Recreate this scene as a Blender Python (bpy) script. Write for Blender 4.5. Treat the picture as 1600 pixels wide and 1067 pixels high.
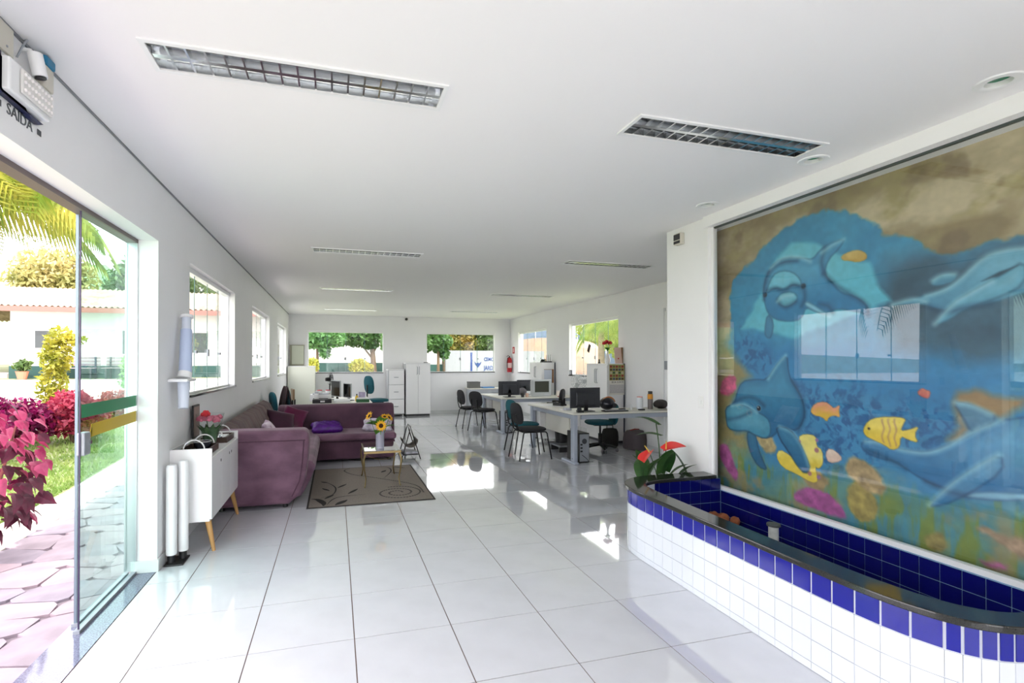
import bpy, math, random
import numpy as np
from mathutils import Vector, Matrix
random.seed(7); rng = np.random.default_rng(7)
for o in list(bpy.data.objects): bpy.data.objects.remove(o, do_unlink=True)
scn = bpy.context.scene; COL = scn.collection
PI = math.pi
# ------------------------------------------------------------------ camera, sky, sun, exposure
EYE = 1.5
cd = bpy.data.cameras.new('camera'); cam = bpy.data.objects.new('camera', cd); COL.objects.link(cam)
cd.sensor_fit = 'HORIZONTAL'; cd.sensor_width = 36.0; cd.lens = 784.15/1600*36
cd.shift_x = 0.03244; cd.shift_y = 0.01681; cd.clip_start = 0.05; cd.clip_end = 400
cam.location = (0, 0, EYE)
cam.rotation_euler = (PI/2 + 0.0070, 0, -0.2779)
scn.camera = cam
w = bpy.data.worlds.new('sky'); scn.world = w; w.use_nodes = True
bg = w.node_tree.nodes['Background']; bg.inputs[0].default_value = (1.0, 0.955, 1.0, 1); bg.inputs[1].default_value = 2.9
sd = bpy.data.lights.new('sun', 'SUN'); sun = bpy.data.objects.new('sun', sd); COL.objects.link(sun)
sd.energy = 3.0; sd.angle = 0.01; sd.color = (1.0, 0.95, 0.89)
sun.rotation_euler = Vector((-0.30, 0.78, -1.0)).to_track_quat('-Z', 'Y').to_euler()
scn.view_settings.view_transform = 'Standard'; scn.view_settings.look = 'None'
scn.view_settings.gamma = 1.0; scn.view_settings.use_curve_mapping = False
scn.view_settings.exposure = 1.02

# ------------------------------------------------------------------ materials
MATS = {}
def srgb(r, g, b):
    f = lambda c: (c/255/12.92) if c/255 <= 0.04045 else ((c/255+0.055)/1.055)**2.4
    return (f(r), f(g), f(b), 1)
def pm(name, col, rough=0.5, metal=0.0, spec=0.5, noise=0.0, nscale=8.0, bump=0.0, bscale=60.0, coat=0.0, trans=0.0, sheen=0.0, col2=None, stretch=None):
    """principled material; col in sRGB 0-255; optional noise mottling towards col2 and fine bump"""
    if name in MATS: return MATS[name]
    m = bpy.data.materials.new(name); m.use_nodes = True; nt = m.node_tree; p = nt.nodes['Principled BSDF']
    c = srgb(*col)
    p.inputs['Base Color'].default_value = c; p.inputs['Roughness'].default_value = rough
    p.inputs['Metallic'].default_value = metal; p.inputs['Specular IOR Level'].default_value = spec
    p.inputs['Coat Weight'].default_value = coat; p.inputs['Coat Roughness'].default_value = 0.02; p.inputs['Transmission Weight'].default_value = trans
    p.inputs['Sheen Weight'].default_value = sheen
    if noise or bump:
        tc = nt.nodes.new('ShaderNodeTexCoord'); vec = tc.outputs['Object']
        if stretch:
            mp = nt.nodes.new('ShaderNodeMapping'); mp.inputs['Scale'].default_value = stretch
            nt.links.new(vec, mp.inputs[0]); vec = mp.outputs[0]
    if noise:
        n = nt.nodes.new('ShaderNodeTexNoise'); n.inputs['Scale'].default_value = nscale; n.inputs['Detail'].default_value = 5
        nt.links.new(vec, n.inputs['Vector'])
        mx = nt.nodes.new('ShaderNodeMix'); mx.data_type = 'RGBA'
        c2 = srgb(*col2) if col2 else tuple(x*(1-noise) for x in c[:3]) + (1,)
        mx.inputs[6].default_value = c; mx.inputs[7].default_value = c2
        r = nt.nodes.new('ShaderNodeMapRange'); r.inputs[1].default_value = 0.35; r.inputs[2].default_value = 0.65
        nt.links.new(n.outputs[0], r.inputs[0]); nt.links.new(r.outputs[0], mx.inputs[0]); nt.links.new(mx.outputs[2], p.inputs['Base Color'])
    if bump:
        n2 = nt.nodes.new('ShaderNodeTexNoise'); n2.inputs['Scale'].default_value = bscale; n2.inputs['Detail'].default_value = 3
        nt.links.new(vec, n2.inputs['Vector'])
        b = nt.nodes.new('ShaderNodeBump'); b.inputs['Strength'].default_value = bump; b.inputs['Distance'].default_value = 0.01
        nt.links.new(n2.outputs[0], b.inputs['Height']); nt.links.new(b.outputs[0], p.inputs['Normal'])
    MATS[name] = m; return m
def glass(name, tint, refl=1.0, rough=0.0):
    """clear pane: tinted see-through plus Fresnel mirror reflection"""
    if name in MATS: return MATS[name]
    m = bpy.data.materials.new(name); m.use_nodes = True; nt = m.node_tree; nt.nodes.clear()
    out = nt.nodes.new('ShaderNodeOutputMaterial'); mix = nt.nodes.new('ShaderNodeMixShader')
    t = nt.nodes.new('ShaderNodeBsdfTransparent'); t.inputs[0].default_value = (*tint, 1)
    g = nt.nodes.new('ShaderNodeBsdfGlossy'); g.inputs['Roughness'].default_value = rough
    fr = nt.nodes.new('ShaderNodeFresnel'); fr.inputs[0].default_value = 1.45
    ml = nt.nodes.new('ShaderNodeMath'); ml.operation = 'MULTIPLY'; ml.inputs[1].default_value = refl
    # a pane is a thin slab: the air side Fresnel is used on both faces
    geo = nt.nodes.new('ShaderNodeNewGeometry'); inv = nt.nodes.new('ShaderNodeMath'); inv.operation = 'SUBTRACT'; inv.inputs[0].default_value = 1
    nt.links.new(geo.outputs['Backfacing'], inv.inputs[1])
    m2 = nt.nodes.new('ShaderNodeMath'); m2.operation = 'MULTIPLY'
    nt.links.new(fr.outputs[0], ml.inputs[0]); nt.links.new(ml.outputs[0], m2.inputs[0]); nt.links.new(inv.outputs[0], m2.inputs[1])
    nt.links.new(m2.outputs[0], mix.inputs[0]); nt.links.new(t.outputs[0], mix.inputs[1]); nt.links.new(g.outputs[0], mix.inputs[2])
    nt.links.new(mix.outputs[0], out.inputs[0]); MATS[name] = m; return m
def leafmat(name, col, col2, nscale=6.0, rough=0.5):
    if name in MATS: return MATS[name]
    m = pm(name, col, rough, noise=1, nscale=nscale, col2=col2); nt = m.node_tree; p = nt.nodes['Principled BSDF']
    tr = nt.nodes.new('ShaderNodeBsdfTranslucent'); mix = nt.nodes.new('ShaderNodeMixShader'); mix.inputs[0].default_value = 0.35
    src = p.inputs['Base Color'].links[0].from_socket; nt.links.new(src, tr.inputs[0])
    nt.links.new(p.outputs[0], mix.inputs[1]); nt.links.new(tr.outputs[0], mix.inputs[2])
    nt.links.new(mix.outputs[0], nt.nodes['Material Output'].inputs[0]); return m

# ------------------------------------------------------------------ mesh building
def frame_of(d):
    d = Vector(d).normalized(); a = Vector((0,0,1)) if abs(d.z) < 0.9 else Vector((1,0,0))
    u = d.cross(a).normalized(); return u, d.cross(u).normalized()
class MB:
    def __init__(s): s.v = []; s.f = []
    def box(s, x0, y0, z0, x1, y1, z1):
        n = len(s.v); s.v += [(x0,y0,z0),(x1,y0,z0),(x1,y1,z0),(x0,y1,z0),(x0,y0,z1),(x1,y0,z1),(x1,y1,z1),(x0,y1,z1)]
        s.f += [tuple(n+i for i in q) for q in ((3,2,1,0),(4,5,6,7),(0,1,5,4),(1,2,6,5),(2,3,7,6),(3,0,4,7))]; return s
    def rbox(s, cx, cy, z0, sx, sy, z1, ang):
        n = len(s.v); b = MB().box(-sx/2, -sy/2, z0, sx/2, sy/2, z1); c, t = math.cos(ang), math.sin(ang)
        s.v += [(cx+x*c-y*t, cy+x*t+y*c, z) for x, y, z in b.v]; s.f += [tuple(n+i for i in q) for q in b.f]; return s
    def cyl(s, p0, p1, r0, r1=None, n=12, caps=True):
        r1 = r0 if r1 is None else r1; p0 = Vector(p0); p1 = Vector(p1); u, w_ = frame_of(p1-p0); b = len(s.v)
        for p, r in ((p0, r0), (p1, r1)):
            for i in range(n):
                a = 2*PI*i/n; s.v.append(tuple(p + u*(r*math.cos(a)) + w_*(r*math.sin(a))))
        for i in range(n):
            j = (i+1) % n; s.f.append((b+i, b+j, b+n+j, b+n+i))
        if caps: s.f.append(tuple(b+i for i in range(n-1, -1, -1))); s.f.append(tuple(b+n+i for i in range(n)))
        return s
    def tube(s, pts, r, n=8, closed=False):
        P = [Vector(p) for p in pts]; m = len(P); R = r if isinstance(r, (list, tuple)) else [r]*m; b = len(s.v); u = None
        for i in range(m):
            d = (P[(i+1) % m]-P[i-1]) if closed else (P[min(i+1, m-1)]-P[max(i-1, 0)])
            d = d.normalized() if d.length > 1e-9 else Vector((0,0,1))
            if u is None: u, _ = frame_of(d)
            u = u - d*u.dot(d); u = u.normalized() if u.length > 1e-6 else frame_of(d)[0]; w_ = d.cross(u)
            for k in range(n):
                a = 2*PI*k/n; s.v.append(tuple(P[i] + u*(R[i]*math.cos(a)) + w_*(R[i]*math.sin(a))))
        for i in range(m if closed else m-1):
            a0 = b+i*n; a1 = b+((i+1) % m)*n
            for k in range(n): s.f.append((a0+k, a0+(k+1) % n, a1+(k+1) % n, a1+k))
        if not closed: s.f.append(tuple(b+k for k in range(n-1, -1, -1))); s.f.append(tuple(b+(m-1)*n+k for k in range(n)))
        return s
    def lathe(s, prof, n=20, c=(0,0,0), caps=True):
        b = len(s.v); m = len(prof)
        for r, z in prof:
            for i in range(n): a = 2*PI*i/n; s.v.append((c[0]+r*math.cos(a), c[1]+r*math.sin(a), c[2]+z))
        for j in range(m-1):
            for i in range(n): k = (i+1) % n; s.f.append((b+j*n+i, b+j*n+k, b+(j+1)*n+k, b+(j+1)*n+i))
        if caps and prof[0][0] > 1e-6: s.f.append(tuple(b+i for i in range(n-1, -1, -1)))
        if caps and prof[-1][0] > 1e-6: s.f.append(tuple(b+(m-1)*n+i for i in range(n)))
        return s
    def prism(s, poly, z0, z1, M=None):
        n = len(poly); b = len(s.v); M = M or Matrix()
        s.v += [tuple(M @ Vector((x, y, z0))) for x, y in poly] + [tuple(M @ Vector((x, y, z1))) for x, y in poly]
        s.f.append(tuple(b+i for i in range(n-1, -1, -1))); s.f.append(tuple(b+n+i for i in range(n)))
        for i in range(n): j = (i+1) % n; s.f.append((b+i, b+j, b+n+j, b+n+i))
        return s
    def ell(s, c, r, nu=14, nv=9, fn=None):
        b = len(s.v); c = Vector(c)
        for j in range(nv+1):
            t = PI*j/nv
            for i in range(nu):
                a = 2*PI*i/nu; d = Vector((math.sin(t)*math.cos(a), math.sin(t)*math.sin(a), math.cos(t)))
                k = fn(d) if fn else 1; s.v.append((c.x+r[0]*d.x*k, c.y+r[1]*d.y*k, c.z+r[2]*d.z*k))
        for j in range(nv):
            for i in range(nu): k = (i+1) % nu; s.f.append((b+j*nu+i, b+(j+1)*nu+i, b+(j+1)*nu+k, b+j*nu+k))
        return s
    def quad(s, a, b, c, d): n = len(s.v); s.v += [tuple(a), tuple(b), tuple(c), tuple(d)]; s.f.append((n, n+1, n+2, n+3)); return s
    def xf(s, M): s.v = [tuple(M @ Vector(p)) for p in s.v]; return s
    def mesh(s, name):
        me = bpy.data.meshes.new(name); me.from_pydata(s.v, [], s.f); me.validate(); me.update(); return me
    def build(s, name, mat, parent=None, smooth=False, bevel=0.0, subsurf=0, seg=2, loc=None):
        o = bpy.data.objects.new(name, s.mesh(name)); COL.objects.link(o)
        if parent: o.parent = parent
        if loc: o.location = loc
        finish(o, mat, smooth, bevel, subsurf, seg); return o
def finish(o, mat, smooth=False, bevel=0.0, subsurf=0, seg=2):
    if mat: o.data.materials.append(mat)
    if bevel:
        b = o.modifiers.new('bevel', 'BEVEL'); b.width = bevel; b.segments = seg; b.limit_method = 'ANGLE'; b.angle_limit = 0.7
    if subsurf:
        b = o.modifiers.new('subsurf', 'SUBSURF'); b.levels = subsurf; b.render_levels = subsurf
    if smooth:
        o.data.shade_smooth()
        if smooth != 'all': o.data.set_sharp_from_angle(angle=0.7)
def tag(o, label=None, cat=None, group=None, kind=None):
    if label: o['label'] = label
    if cat: o['category'] = cat
    if group: o['group'] = group
    if kind: o['kind'] = kind
    return o
def thing(name, label, cat, loc=(0,0,0), rz=0.0, group=None, kind=None):
    o = bpy.data.objects.new(name, None); COL.objects.link(o); o.location = loc; o.rotation_euler = (0, 0, rz)
    o.empty_display_size = 0.1; return tag(o, label, cat, group, kind)
def inst(name, me, parent, loc=(0,0,0), rot=(0,0,0), sc=(1,1,1)):
    o = bpy.data.objects.new(name, me); COL.objects.link(o); o.parent = parent; o.location = loc; o.rotation_euler = rot; o.scale = sc; return o
def copy_tree(o, parent=None):
    c = o.copy(); COL.objects.link(c); c.parent = parent
    for ch in list(o.children): copy_tree(ch, c)
    return c
def dup(root, loc, rz=0.0, label=None):
    c = copy_tree(root); c.location = loc; c.rotation_euler = (0, 0, rz)
    if label: c['label'] = label
    return c
def slab(U, V, holes, t0, t1, M):
    """a flat slab with rectangular openings: U, V ranges, holes (u0,u1,v0,v1), thickness t0..t1, M maps (u,v,t) to a point"""
    us = sorted({U[0], U[1]} | {x for h in holes for x in h[:2] if U[0] < x < U[1]})
    vs = sorted({V[0], V[1]} | {x for h in holes for x in h[2:] if V[0] < x < V[1]})
    solid = lambda i, j: 0 <= i < len(us)-1 and 0 <= j < len(vs)-1 and not any(h[0] <= (us[i]+us[i+1])/2 <= h[1] and h[2] <= (vs[j]+vs[j+1])/2 <= h[3] for h in holes)
    b = MB(); idx = {}
    def vt(i, j, k):
        if (i, j, k) not in idx: idx[i, j, k] = len(b.v); b.v.append(M(us[i], vs[j], (t0, t1)[k]))
        return idx[i, j, k]
    for i in range(len(us)-1):
        for j in range(len(vs)-1):
            if not solid(i, j): continue
            b.f.append((vt(i,j,1), vt(i+1,j,1), vt(i+1,j+1,1), vt(i,j+1,1))); b.f.append((vt(i,j+1,0), vt(i+1,j+1,0), vt(i+1,j,0), vt(i,j,0)))
            if not solid(i-1, j): b.f.append((vt(i,j,0), vt(i,j,1), vt(i,j+1,1), vt(i,j+1,0)))
            if not solid(i+1, j): b.f.append((vt(i+1,j+1,0), vt(i+1,j+1,1), vt(i+1,j,1), vt(i+1,j,0)))
            if not solid(i, j-1): b.f.append((vt(i+1,j,0), vt(i+1,j,1), vt(i,j,1), vt(i,j,0)))
            if not solid(i, j+1): b.f.append((vt(i,j+1,0), vt(i,j+1,1), vt(i+1,j+1,1), vt(i+1,j+1,0)))
    return b
def recalc(o):
    import bmesh
    bm = bmesh.new(); bm.from_mesh(o.data); bmesh.ops.recalc_face_normals(bm, faces=bm.faces); bm.to_mesh(o.data); bm.free(); return o
def text(name, body, size, mat, parent, M, extrude=0.0015, align='CENTER', sx=1.0, bold=0.0):
    cu = bpy.data.curves.new(name, 'FONT'); cu.body = body; cu.size = size; cu.extrude = extrude; cu.align_x = align; cu.align_y = 'CENTER'; cu.resolution_u = 3; cu.offset = bold
    t = bpy.data.objects.new(name, cu); COL.objects.link(t)
    dg = bpy.context.evaluated_depsgraph_get(); me = bpy.data.meshes.new_from_object(t.evaluated_get(dg)); bpy.data.objects.remove(t)
    me.transform(M @ Matrix.Diagonal((sx, 1, 1, 1))); me.name = name; me.materials.clear(); me.materials.append(mat)
    o = bpy.data.objects.new(name, me); COL.objects.link(o); o.parent = parent; return o
def axes(o, x, y):   # matrix from origin, local x axis and local y axis
    x = Vector(x).normalized(); y = Vector(y).normalized(); z = x.cross(y)
    return Matrix(((x.x, y.x, z.x, o[0]), (x.y, y.y, z.y, o[1]), (x.z, y.z, z.z, o[2]), (0,0,0,1)))
def struct(o): o['kind'] = 'structure'; return o

M_wall = pm('wall_paint', (242,242,243), 0.6, noise=0.03, nscale=1.5)
M_ceil = pm('ceiling_paint', (244,243,244), 0.7)
M_white = pm('white_gloss', (238,239,240), 0.3)
M_tile = pm('floor_porcelain', (214,216,222), 0.05, noise=0.05, nscale=5, spec=0.9, coat=0.6)
M_grout = pm('floor_grout', (104,84,76), 0.8)
M_granite = pm('dark_granite', (28,30,32), 0.08, noise=1, nscale=260, col2=(50,49,44))
M_black = pm('black_plastic', (22,22,25), 0.45)
M_dark = pm('charcoal_plastic', (46,48,54), 0.45)
M_grey = pm('grey_metal', (150,155,162), 0.4, metal=0.3)
M_alu = pm('aluminium', (200,203,206), 0.3, metal=0.9)
M_chrome = pm('chrome', (225,228,230), 0.08, metal=1.0)
M_glass = glass('window_glass', (0.965, 0.99, 0.98))
M_gglass = glass('green_glass', (0.88, 0.97, 0.945))
M_clear = glass('mural_glass', (0.97, 0.985, 0.98), refl=1.6)
M_wood = pm('warm_wood', (196,150,92), 0.45, noise=0.2, nscale=3, stretch=(12,12,1))
# ------------------------------------------------------------------ the room shell
XL, XR, YB, YF, ZC = -1.231, 5.158, 14.55, -2.6, 2.81
T = 0.16
# floor: grout bed with porcelain tiles laid on it
def floor_poly_ok(x0, x1, y0, y1): return not (x0 >= 3.22 and y1 <= 4.4)
fl = struct(MB().box(XL-T, YF-T, -0.16, XR+T, YB+T, -0.003).build('floor', M_grout))
tiles = []
xs = [XL] + [0.1013+0.5347*k for k in range(-2, 10) if XL < 0.1013+0.5347*k < XR] + [XR]
ys = [YF] + [2.2784+0.5347*k for k in range(-9, 23) if YF < 2.2784+0.5347*k < YB] + [YB]
def vis(x, y, z=0):
    d = Vector((x, y, z-EYE)); fx, fy = math.sin(0.2779), math.cos(0.2779)
    zz = d.x*fx+d.y*fy; return (zz, 748+784*(d.x*fy-d.y*fx)/zz, 566-784*(d.z)/zz) if zz > 0.2 else None
for i in range(len(xs)-1):
    for j in range(len(ys)-1):
        x0, x1, y0, y1 = xs[i], xs[i+1], ys[j], ys[j+1]
        if x1-x0 < 0.02 or y1-y0 < 0.02 or not floor_poly_ok(x0, x1, y0, y1): continue
        q = vis((x0+x1)/2, (y0+y1)/2); score = 0
        if q and -150 < q[1] < 1750 and q[2] < 1300: score = 1.0/q[0]**3
        tiles.append((score, x0, x1, y0, y1))
tiles.sort(reverse=True); tm = {}; rest = MB(); g = 0.003
for k, (sc, x0, x1, y0, y1) in enumerate(tiles):
    if k < 290 and sc > 0:
        key = (round(x1-x0, 3), round(y1-y0, 3))
        if key not in tm:
            o = MB().box(g, g, -0.004, key[0]-g, key[1]-g, 0.0); tm[key] = o.mesh('floor_tile'); tm[key].materials.append(M_tile)
        inst('floor_tile', tm[key], fl, (x0, y0, 0))
    else: rest.box(x0+g, y0+g, -0.004, x1-g, y1-g, 0.0)
tag(rest.build('distant_floor_tiles', M_tile, fl), kind='stuff')

# ceiling with recessed openings for the luminaires and spots
LX, LY = 1.255, 0.205
lamps = [(-0.13, 2.43), (2.19, 2.42), (0.373, 6.12), (3.52, 5.99), (0.37, 9.3), (3.51, 9.24), (0.365, 12.93), (3.49, 12.63)]
spots = [(2.975, 1.579), (2.975, 2.525), (2.975, 3.487)]
holes = [(x-LX/2, x+LX/2, y-LY/2, y+LY/2) for x, y in lamps] + [(x-0.05, x+0.05, y-0.05, y+0.05) for x, y in spots]
ce = slab((XL-T, XR+T), (YF-T, YB+T), holes, ZC+0.12, ZC, lambda u, v, t: (u, v, t)).build('ceiling', M_ceil); recalc(struct(ce))
struct(MB().box(-1.6, YF-0.2, ZC+0.14, XR+0.85, YB+0.7, ZC+0.26).build('roof_slab', M_ceil))  # unseen roof, its eaves sized to shade the walk and right windows
# walls with openings
DOOR_L = (0.4, 4.11)
winL = [(4.92, 6.97), (8.36, 10.44), (11.85, 13.83)]
winB = [(-0.73, 1.31), (2.575, 4.655)]
winR = [(11.8, 13.86), (8.43, 10.51)]
SILL, HEAD = 1.19, 2.375
wl = slab((YF-T, YB+T), (-0.1, ZC), [(DOOR_L[0], DOOR_L[1], -0.2, 2.375)] + [(a, b, SILL, HEAD) for a, b in winL], XL-T, XL, lambda u, v, t: (t, u, v)).build('wall_left', M_wall)
wb = slab((XL, XR), (-0.1, ZC), [(a, b, SILL, HEAD) for a, b in winB], YB+T, YB, lambda u, v, t: (u, t, v)).build('wall_back', M_wall)
wr = slab((4.35, YB+T), (-0.1, ZC), [(a, b, SILL, HEAD) for a, b in winR], XR+T, XR, lambda u, v, t: (t, u, v)).build('wall_right', M_wall)
wf = slab((XL, XR), (-0.1, ZC), [(-0.6, 2.36, 0.0, 2.3)], YF-T, YF, lambda u, v, t: (u, t, v)).build('wall_front', M_wall)
for o in (wl, wb, wr, wf): recalc(struct(o))
PX = 3.2185
struct(MB().box(PX, 3.768, 0.0, PX+0.1, 4.35, ZC).build('wall_pillar', M_wall, bevel=0.004))
struct(MB().box(PX+0.1, 4.0, 0.0, XR+T, 4.35, ZC).build('wall_return', M_wall))
struct(MB().box(3.19, 0.5, 2.712, 3.57, 3.8, ZC).build('trim_1', M_wall))           # header beam over the mural glass
we = slab((YF-T, 0.5), (0.0, ZC), [], 3.35, 3.19, lambda u, v, t: (t, u, v)).build('wall_entrance', M_wall); recalc(struct(we))
struct(MB().box(3.35, 0.3, 0.0, 3.57, 0.5, ZC).build('wall_mural_end', M_wall))
struct(MB().box(3.403, 0.5, 0.0, 3.57, 4.0, ZC).build('wall_mural', M_wall))
# baseboards
M_base = pm('skirting', (214,216,216), 0.35)
BH = 0.085
struct(MB().box(XL, 4.11, 0, XL+0.014, YB, BH).build('baseboard_left', M_base))
struct(MB().box(XL+0.014, YB-0.014, 0, XR-0.014, YB, BH).build('baseboard_back', M_base))
struct(MB().box(XR-0.014, 4.35, 0, XR, YB, BH).build('baseboard_right', M_base))
struct(MB().box(XL-T, 4.096, 0.0, XL+0.013, 4.11-0.001, BH).build('baseboard_jamb', M_base))
# grey strip along the left ceiling edge, a gap's shade put into its colour
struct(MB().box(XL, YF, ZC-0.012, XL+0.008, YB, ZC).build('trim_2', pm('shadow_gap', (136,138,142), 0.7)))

# windows: four sliding glass leaves, white channels, granite sill
M_pe = pm('glass_edge', (92,128,124), 0.2)
def window(n, a, b, axis, face, out, label):
    """axis 'x': wall plane x = face, opening along y; out = outward sign"""
    def P(u, v, t): return (face+out*t, u, v) if axis == 'x' else (u, face+out*t, v)
    def bx(u0, u1, v0, v1, t0, t1):
        p, q = P(u0, v0, t0), P(u1, v1, t1); return MB().box(*[min(p[i], q[i]) for i in range(3)], *[max(p[i], q[i]) for i in range(3)])
    r = thing('window_%d' % n, None, None, (0,0,0), kind='structure'); r['label'] = label
    ch = bx(a, b, HEAD-0.045, HEAD, 0.06, 0.13); ch2 = bx(a, b, SILL+0.02, SILL+0.035, 0.06, 0.13)
    ch.f += [tuple(i+len(ch.v) for i in f) for f in ch2.f]; ch.v += ch2.v
    ch.build('channel', M_white, r)
    bx(a, b, SILL, SILL+0.02, -0.02, T+0.02).build('sill', M_granite, r)
    for u in (a, b-0.012 if True else b): bx(u, u+0.012, SILL+0.02, HEAD-0.045, 0.075, 0.115).build('jamb_profile', M_alu, r)
    L = (b-a)/4
    for k in range(4):
        t = 0.082 if k in (1, 2) else 0.104
        o0 = 0.03 if k in (1, 3) else 0.0; o1 = 0.03 if k in (0, 2) else 0.0
        bx(a+0.012+k*(L-0.006)-o0*0.5, a+0.012+(k+1)*(L-0.006)+o1*0.5, SILL+0.035, HEAD-0.045, t, t+0.006).build('pane', M_glass, r)
    for u in (a+L-0.012, a+2*L-0.018, a+3*L-0.02): bx(u, u+0.009, SILL+0.035, HEAD-0.045, 0.0825, 0.0885).build('pane_edge', M_pe, r)
    for u in (a+2*L-0.055, a+L-0.02, a+3*L-0.02):
        hgt = 0.075 if u == a+2*L-0.055 else 0.03
        bx(u, u+0.05, 1.6-hgt/2, 1.6+hgt/2, 0.062, 0.081).build('latch', M_grey, r, bevel=0.004)
    return r
k = 1
for i, (a, b) in enumerate(winL):
    window(k, a, b, 'x', XL, -1, ['sliding glass window nearest the entrance on the left wall', 'middle sliding glass window of the left wall', 'farthest sliding glass window of the left wall'][i]); k += 1
for i, (a, b) in enumerate(winB):
    window(k, a, b, 'y', YB, 1, ['left sliding glass window of the back wall with tree outside', 'right sliding glass window of the back wall with lettered wall outside'][i]); k += 1
for i, (a, b) in enumerate(winR):
    window(k, a, b, 'x', XR, 1, ['far sliding glass window of the right wall', 'near sliding glass window of the right wall with palms outside'][i]); k += 1

# sliding entrance door, half open: two stacked green-tinted leaves on a steel track
dr = thing('door_1', None, None, kind='structure'); dr['label'] = 'green tinted sliding glass entrance door with striped tape'
GX = -1.369
struct(dr)
for x, y0, y1 in ((GX, 3.30, 4.1), (GX-0.05, 3.39, 4.1)):
    p = MB().box(x-0.005, y0, 0.03, x+0.005, y1, 2.345).build('pane', M_gglass, dr)
MB().box(GX-0.018, 3.275, 0.0, GX+0.014, 4.1, 0.018).build('track', M_grey, dr); MB().box(GX-0.066, 3.37, 0.0, GX-0.034, 4.1, 0.018).build('track', M_grey, dr)
MB().box(GX-0.062, DOOR_L[0], 2.348, GX+0.012, DOOR_L[1], 2.375).build('rail', pm('rail_bronze', (110,98,96), 0.4, metal=0.5), dr)
MB().box(GX-0.004, 3.295, 0.018, GX+0.004, 3.30, 2.345).build('edge_seal', pm('violet_seal', (48,36,70), 0.4), dr)
MB().box(GX-0.058, 3.38, 0.018, GX-0.044, 3.39, 2.345).build('edge_seal', pm('steel_seal', (120,135,148), 0.35, metal=0.4), dr)
MB().box(GX-0.065, 4.1, 0.018, GX+0.012, 4.1095, 2.348).build('jamb_profile', M_alu, dr)
lk = MB().box(GX-0.02, 3.303, 0.975, GX+0.022, 3.38, 1.105).build('lock', M_grey, dr, bevel=0.008)
MB().cyl((GX+0.0225, 3.363, 1.045), (GX+0.03, 3.363, 1.045), 0.011, n=12).build('keyhole', M_chrome, lk)
# warning tape on the glass: a green and a yellow stripe
M_gt = pm('green_tape', (0,120,72), 0.5); M_yt = pm('yellow_tape', (190,160,10), 0.5)
b = MB(); x = GX+0.0056
def band(y0, z0, y1, z1, hgt, xx=x): 
    return MB().prism([(y0, z0-hgt/2), (y1, z1-hgt/2), (y1, z1+hgt/2), (y0, z0+hgt/2)], 0, 0.001, axes((xx, 0, 0), (0,1,0), (0,0,1)))
band(3.303, 1.225, 4.098, 1.228, 0.075).build('green_tape', M_gt, dr)
band(3.42, 1.105, 4.098, 1.118, 0.075).build('yellow_tape', M_yt, dr)
band(3.34, 1.0, 3.43, 1.105, 0.05).build('yellow_tape', M_yt, dr)
# granite threshold of the entrance
struct(MB().box(XL-T-0.06, DOOR_L[0], -0.05, XL-0.004, DOOR_L[1]-0.014, 0.0005).build('trim_3', pm('grey_granite', (84,88,108), 0.08, noise=1, nscale=120, col2=(130,134,156))))
# white door of the right wall, mostly hidden by the pillar
d2 = thing('door_2', None, None, kind='structure'); d2['label'] = 'white door of the right wall beside the pillar'
MB().box(XR-0.03, 6.1, 0.0, XR, 7.0, 2.33).build('door_leaf', M_white, d2)
MB().box(XR-0.045, 7.0, 0.0, XR, 7.06, 2.38).build('door_frame', M_white, d2)
MB().box(XR-0.05, 6.9, 1.38, XR-0.03, 6.98, 1.52).build('lock', M_grey, d2, bevel=0.004)
# unseen front glazing added behind the viewpoint to light the room
d3 = thing('added_glazing', None, None, kind='structure'); d3['label'] = 'unseen glazing added behind the viewpoint to let in light'
for i in range(4):
    a = -0.6+i*0.74
    MB().box(a+0.03, YF-0.1, 0.03, a+0.74, YF-0.09, 2.28).build('pane', M_glass, d3)
    MB().box(a, YF-0.12, 0.0, a+0.03, YF-0.07, 2.3).build('mullion', M_alu, d3)

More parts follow.
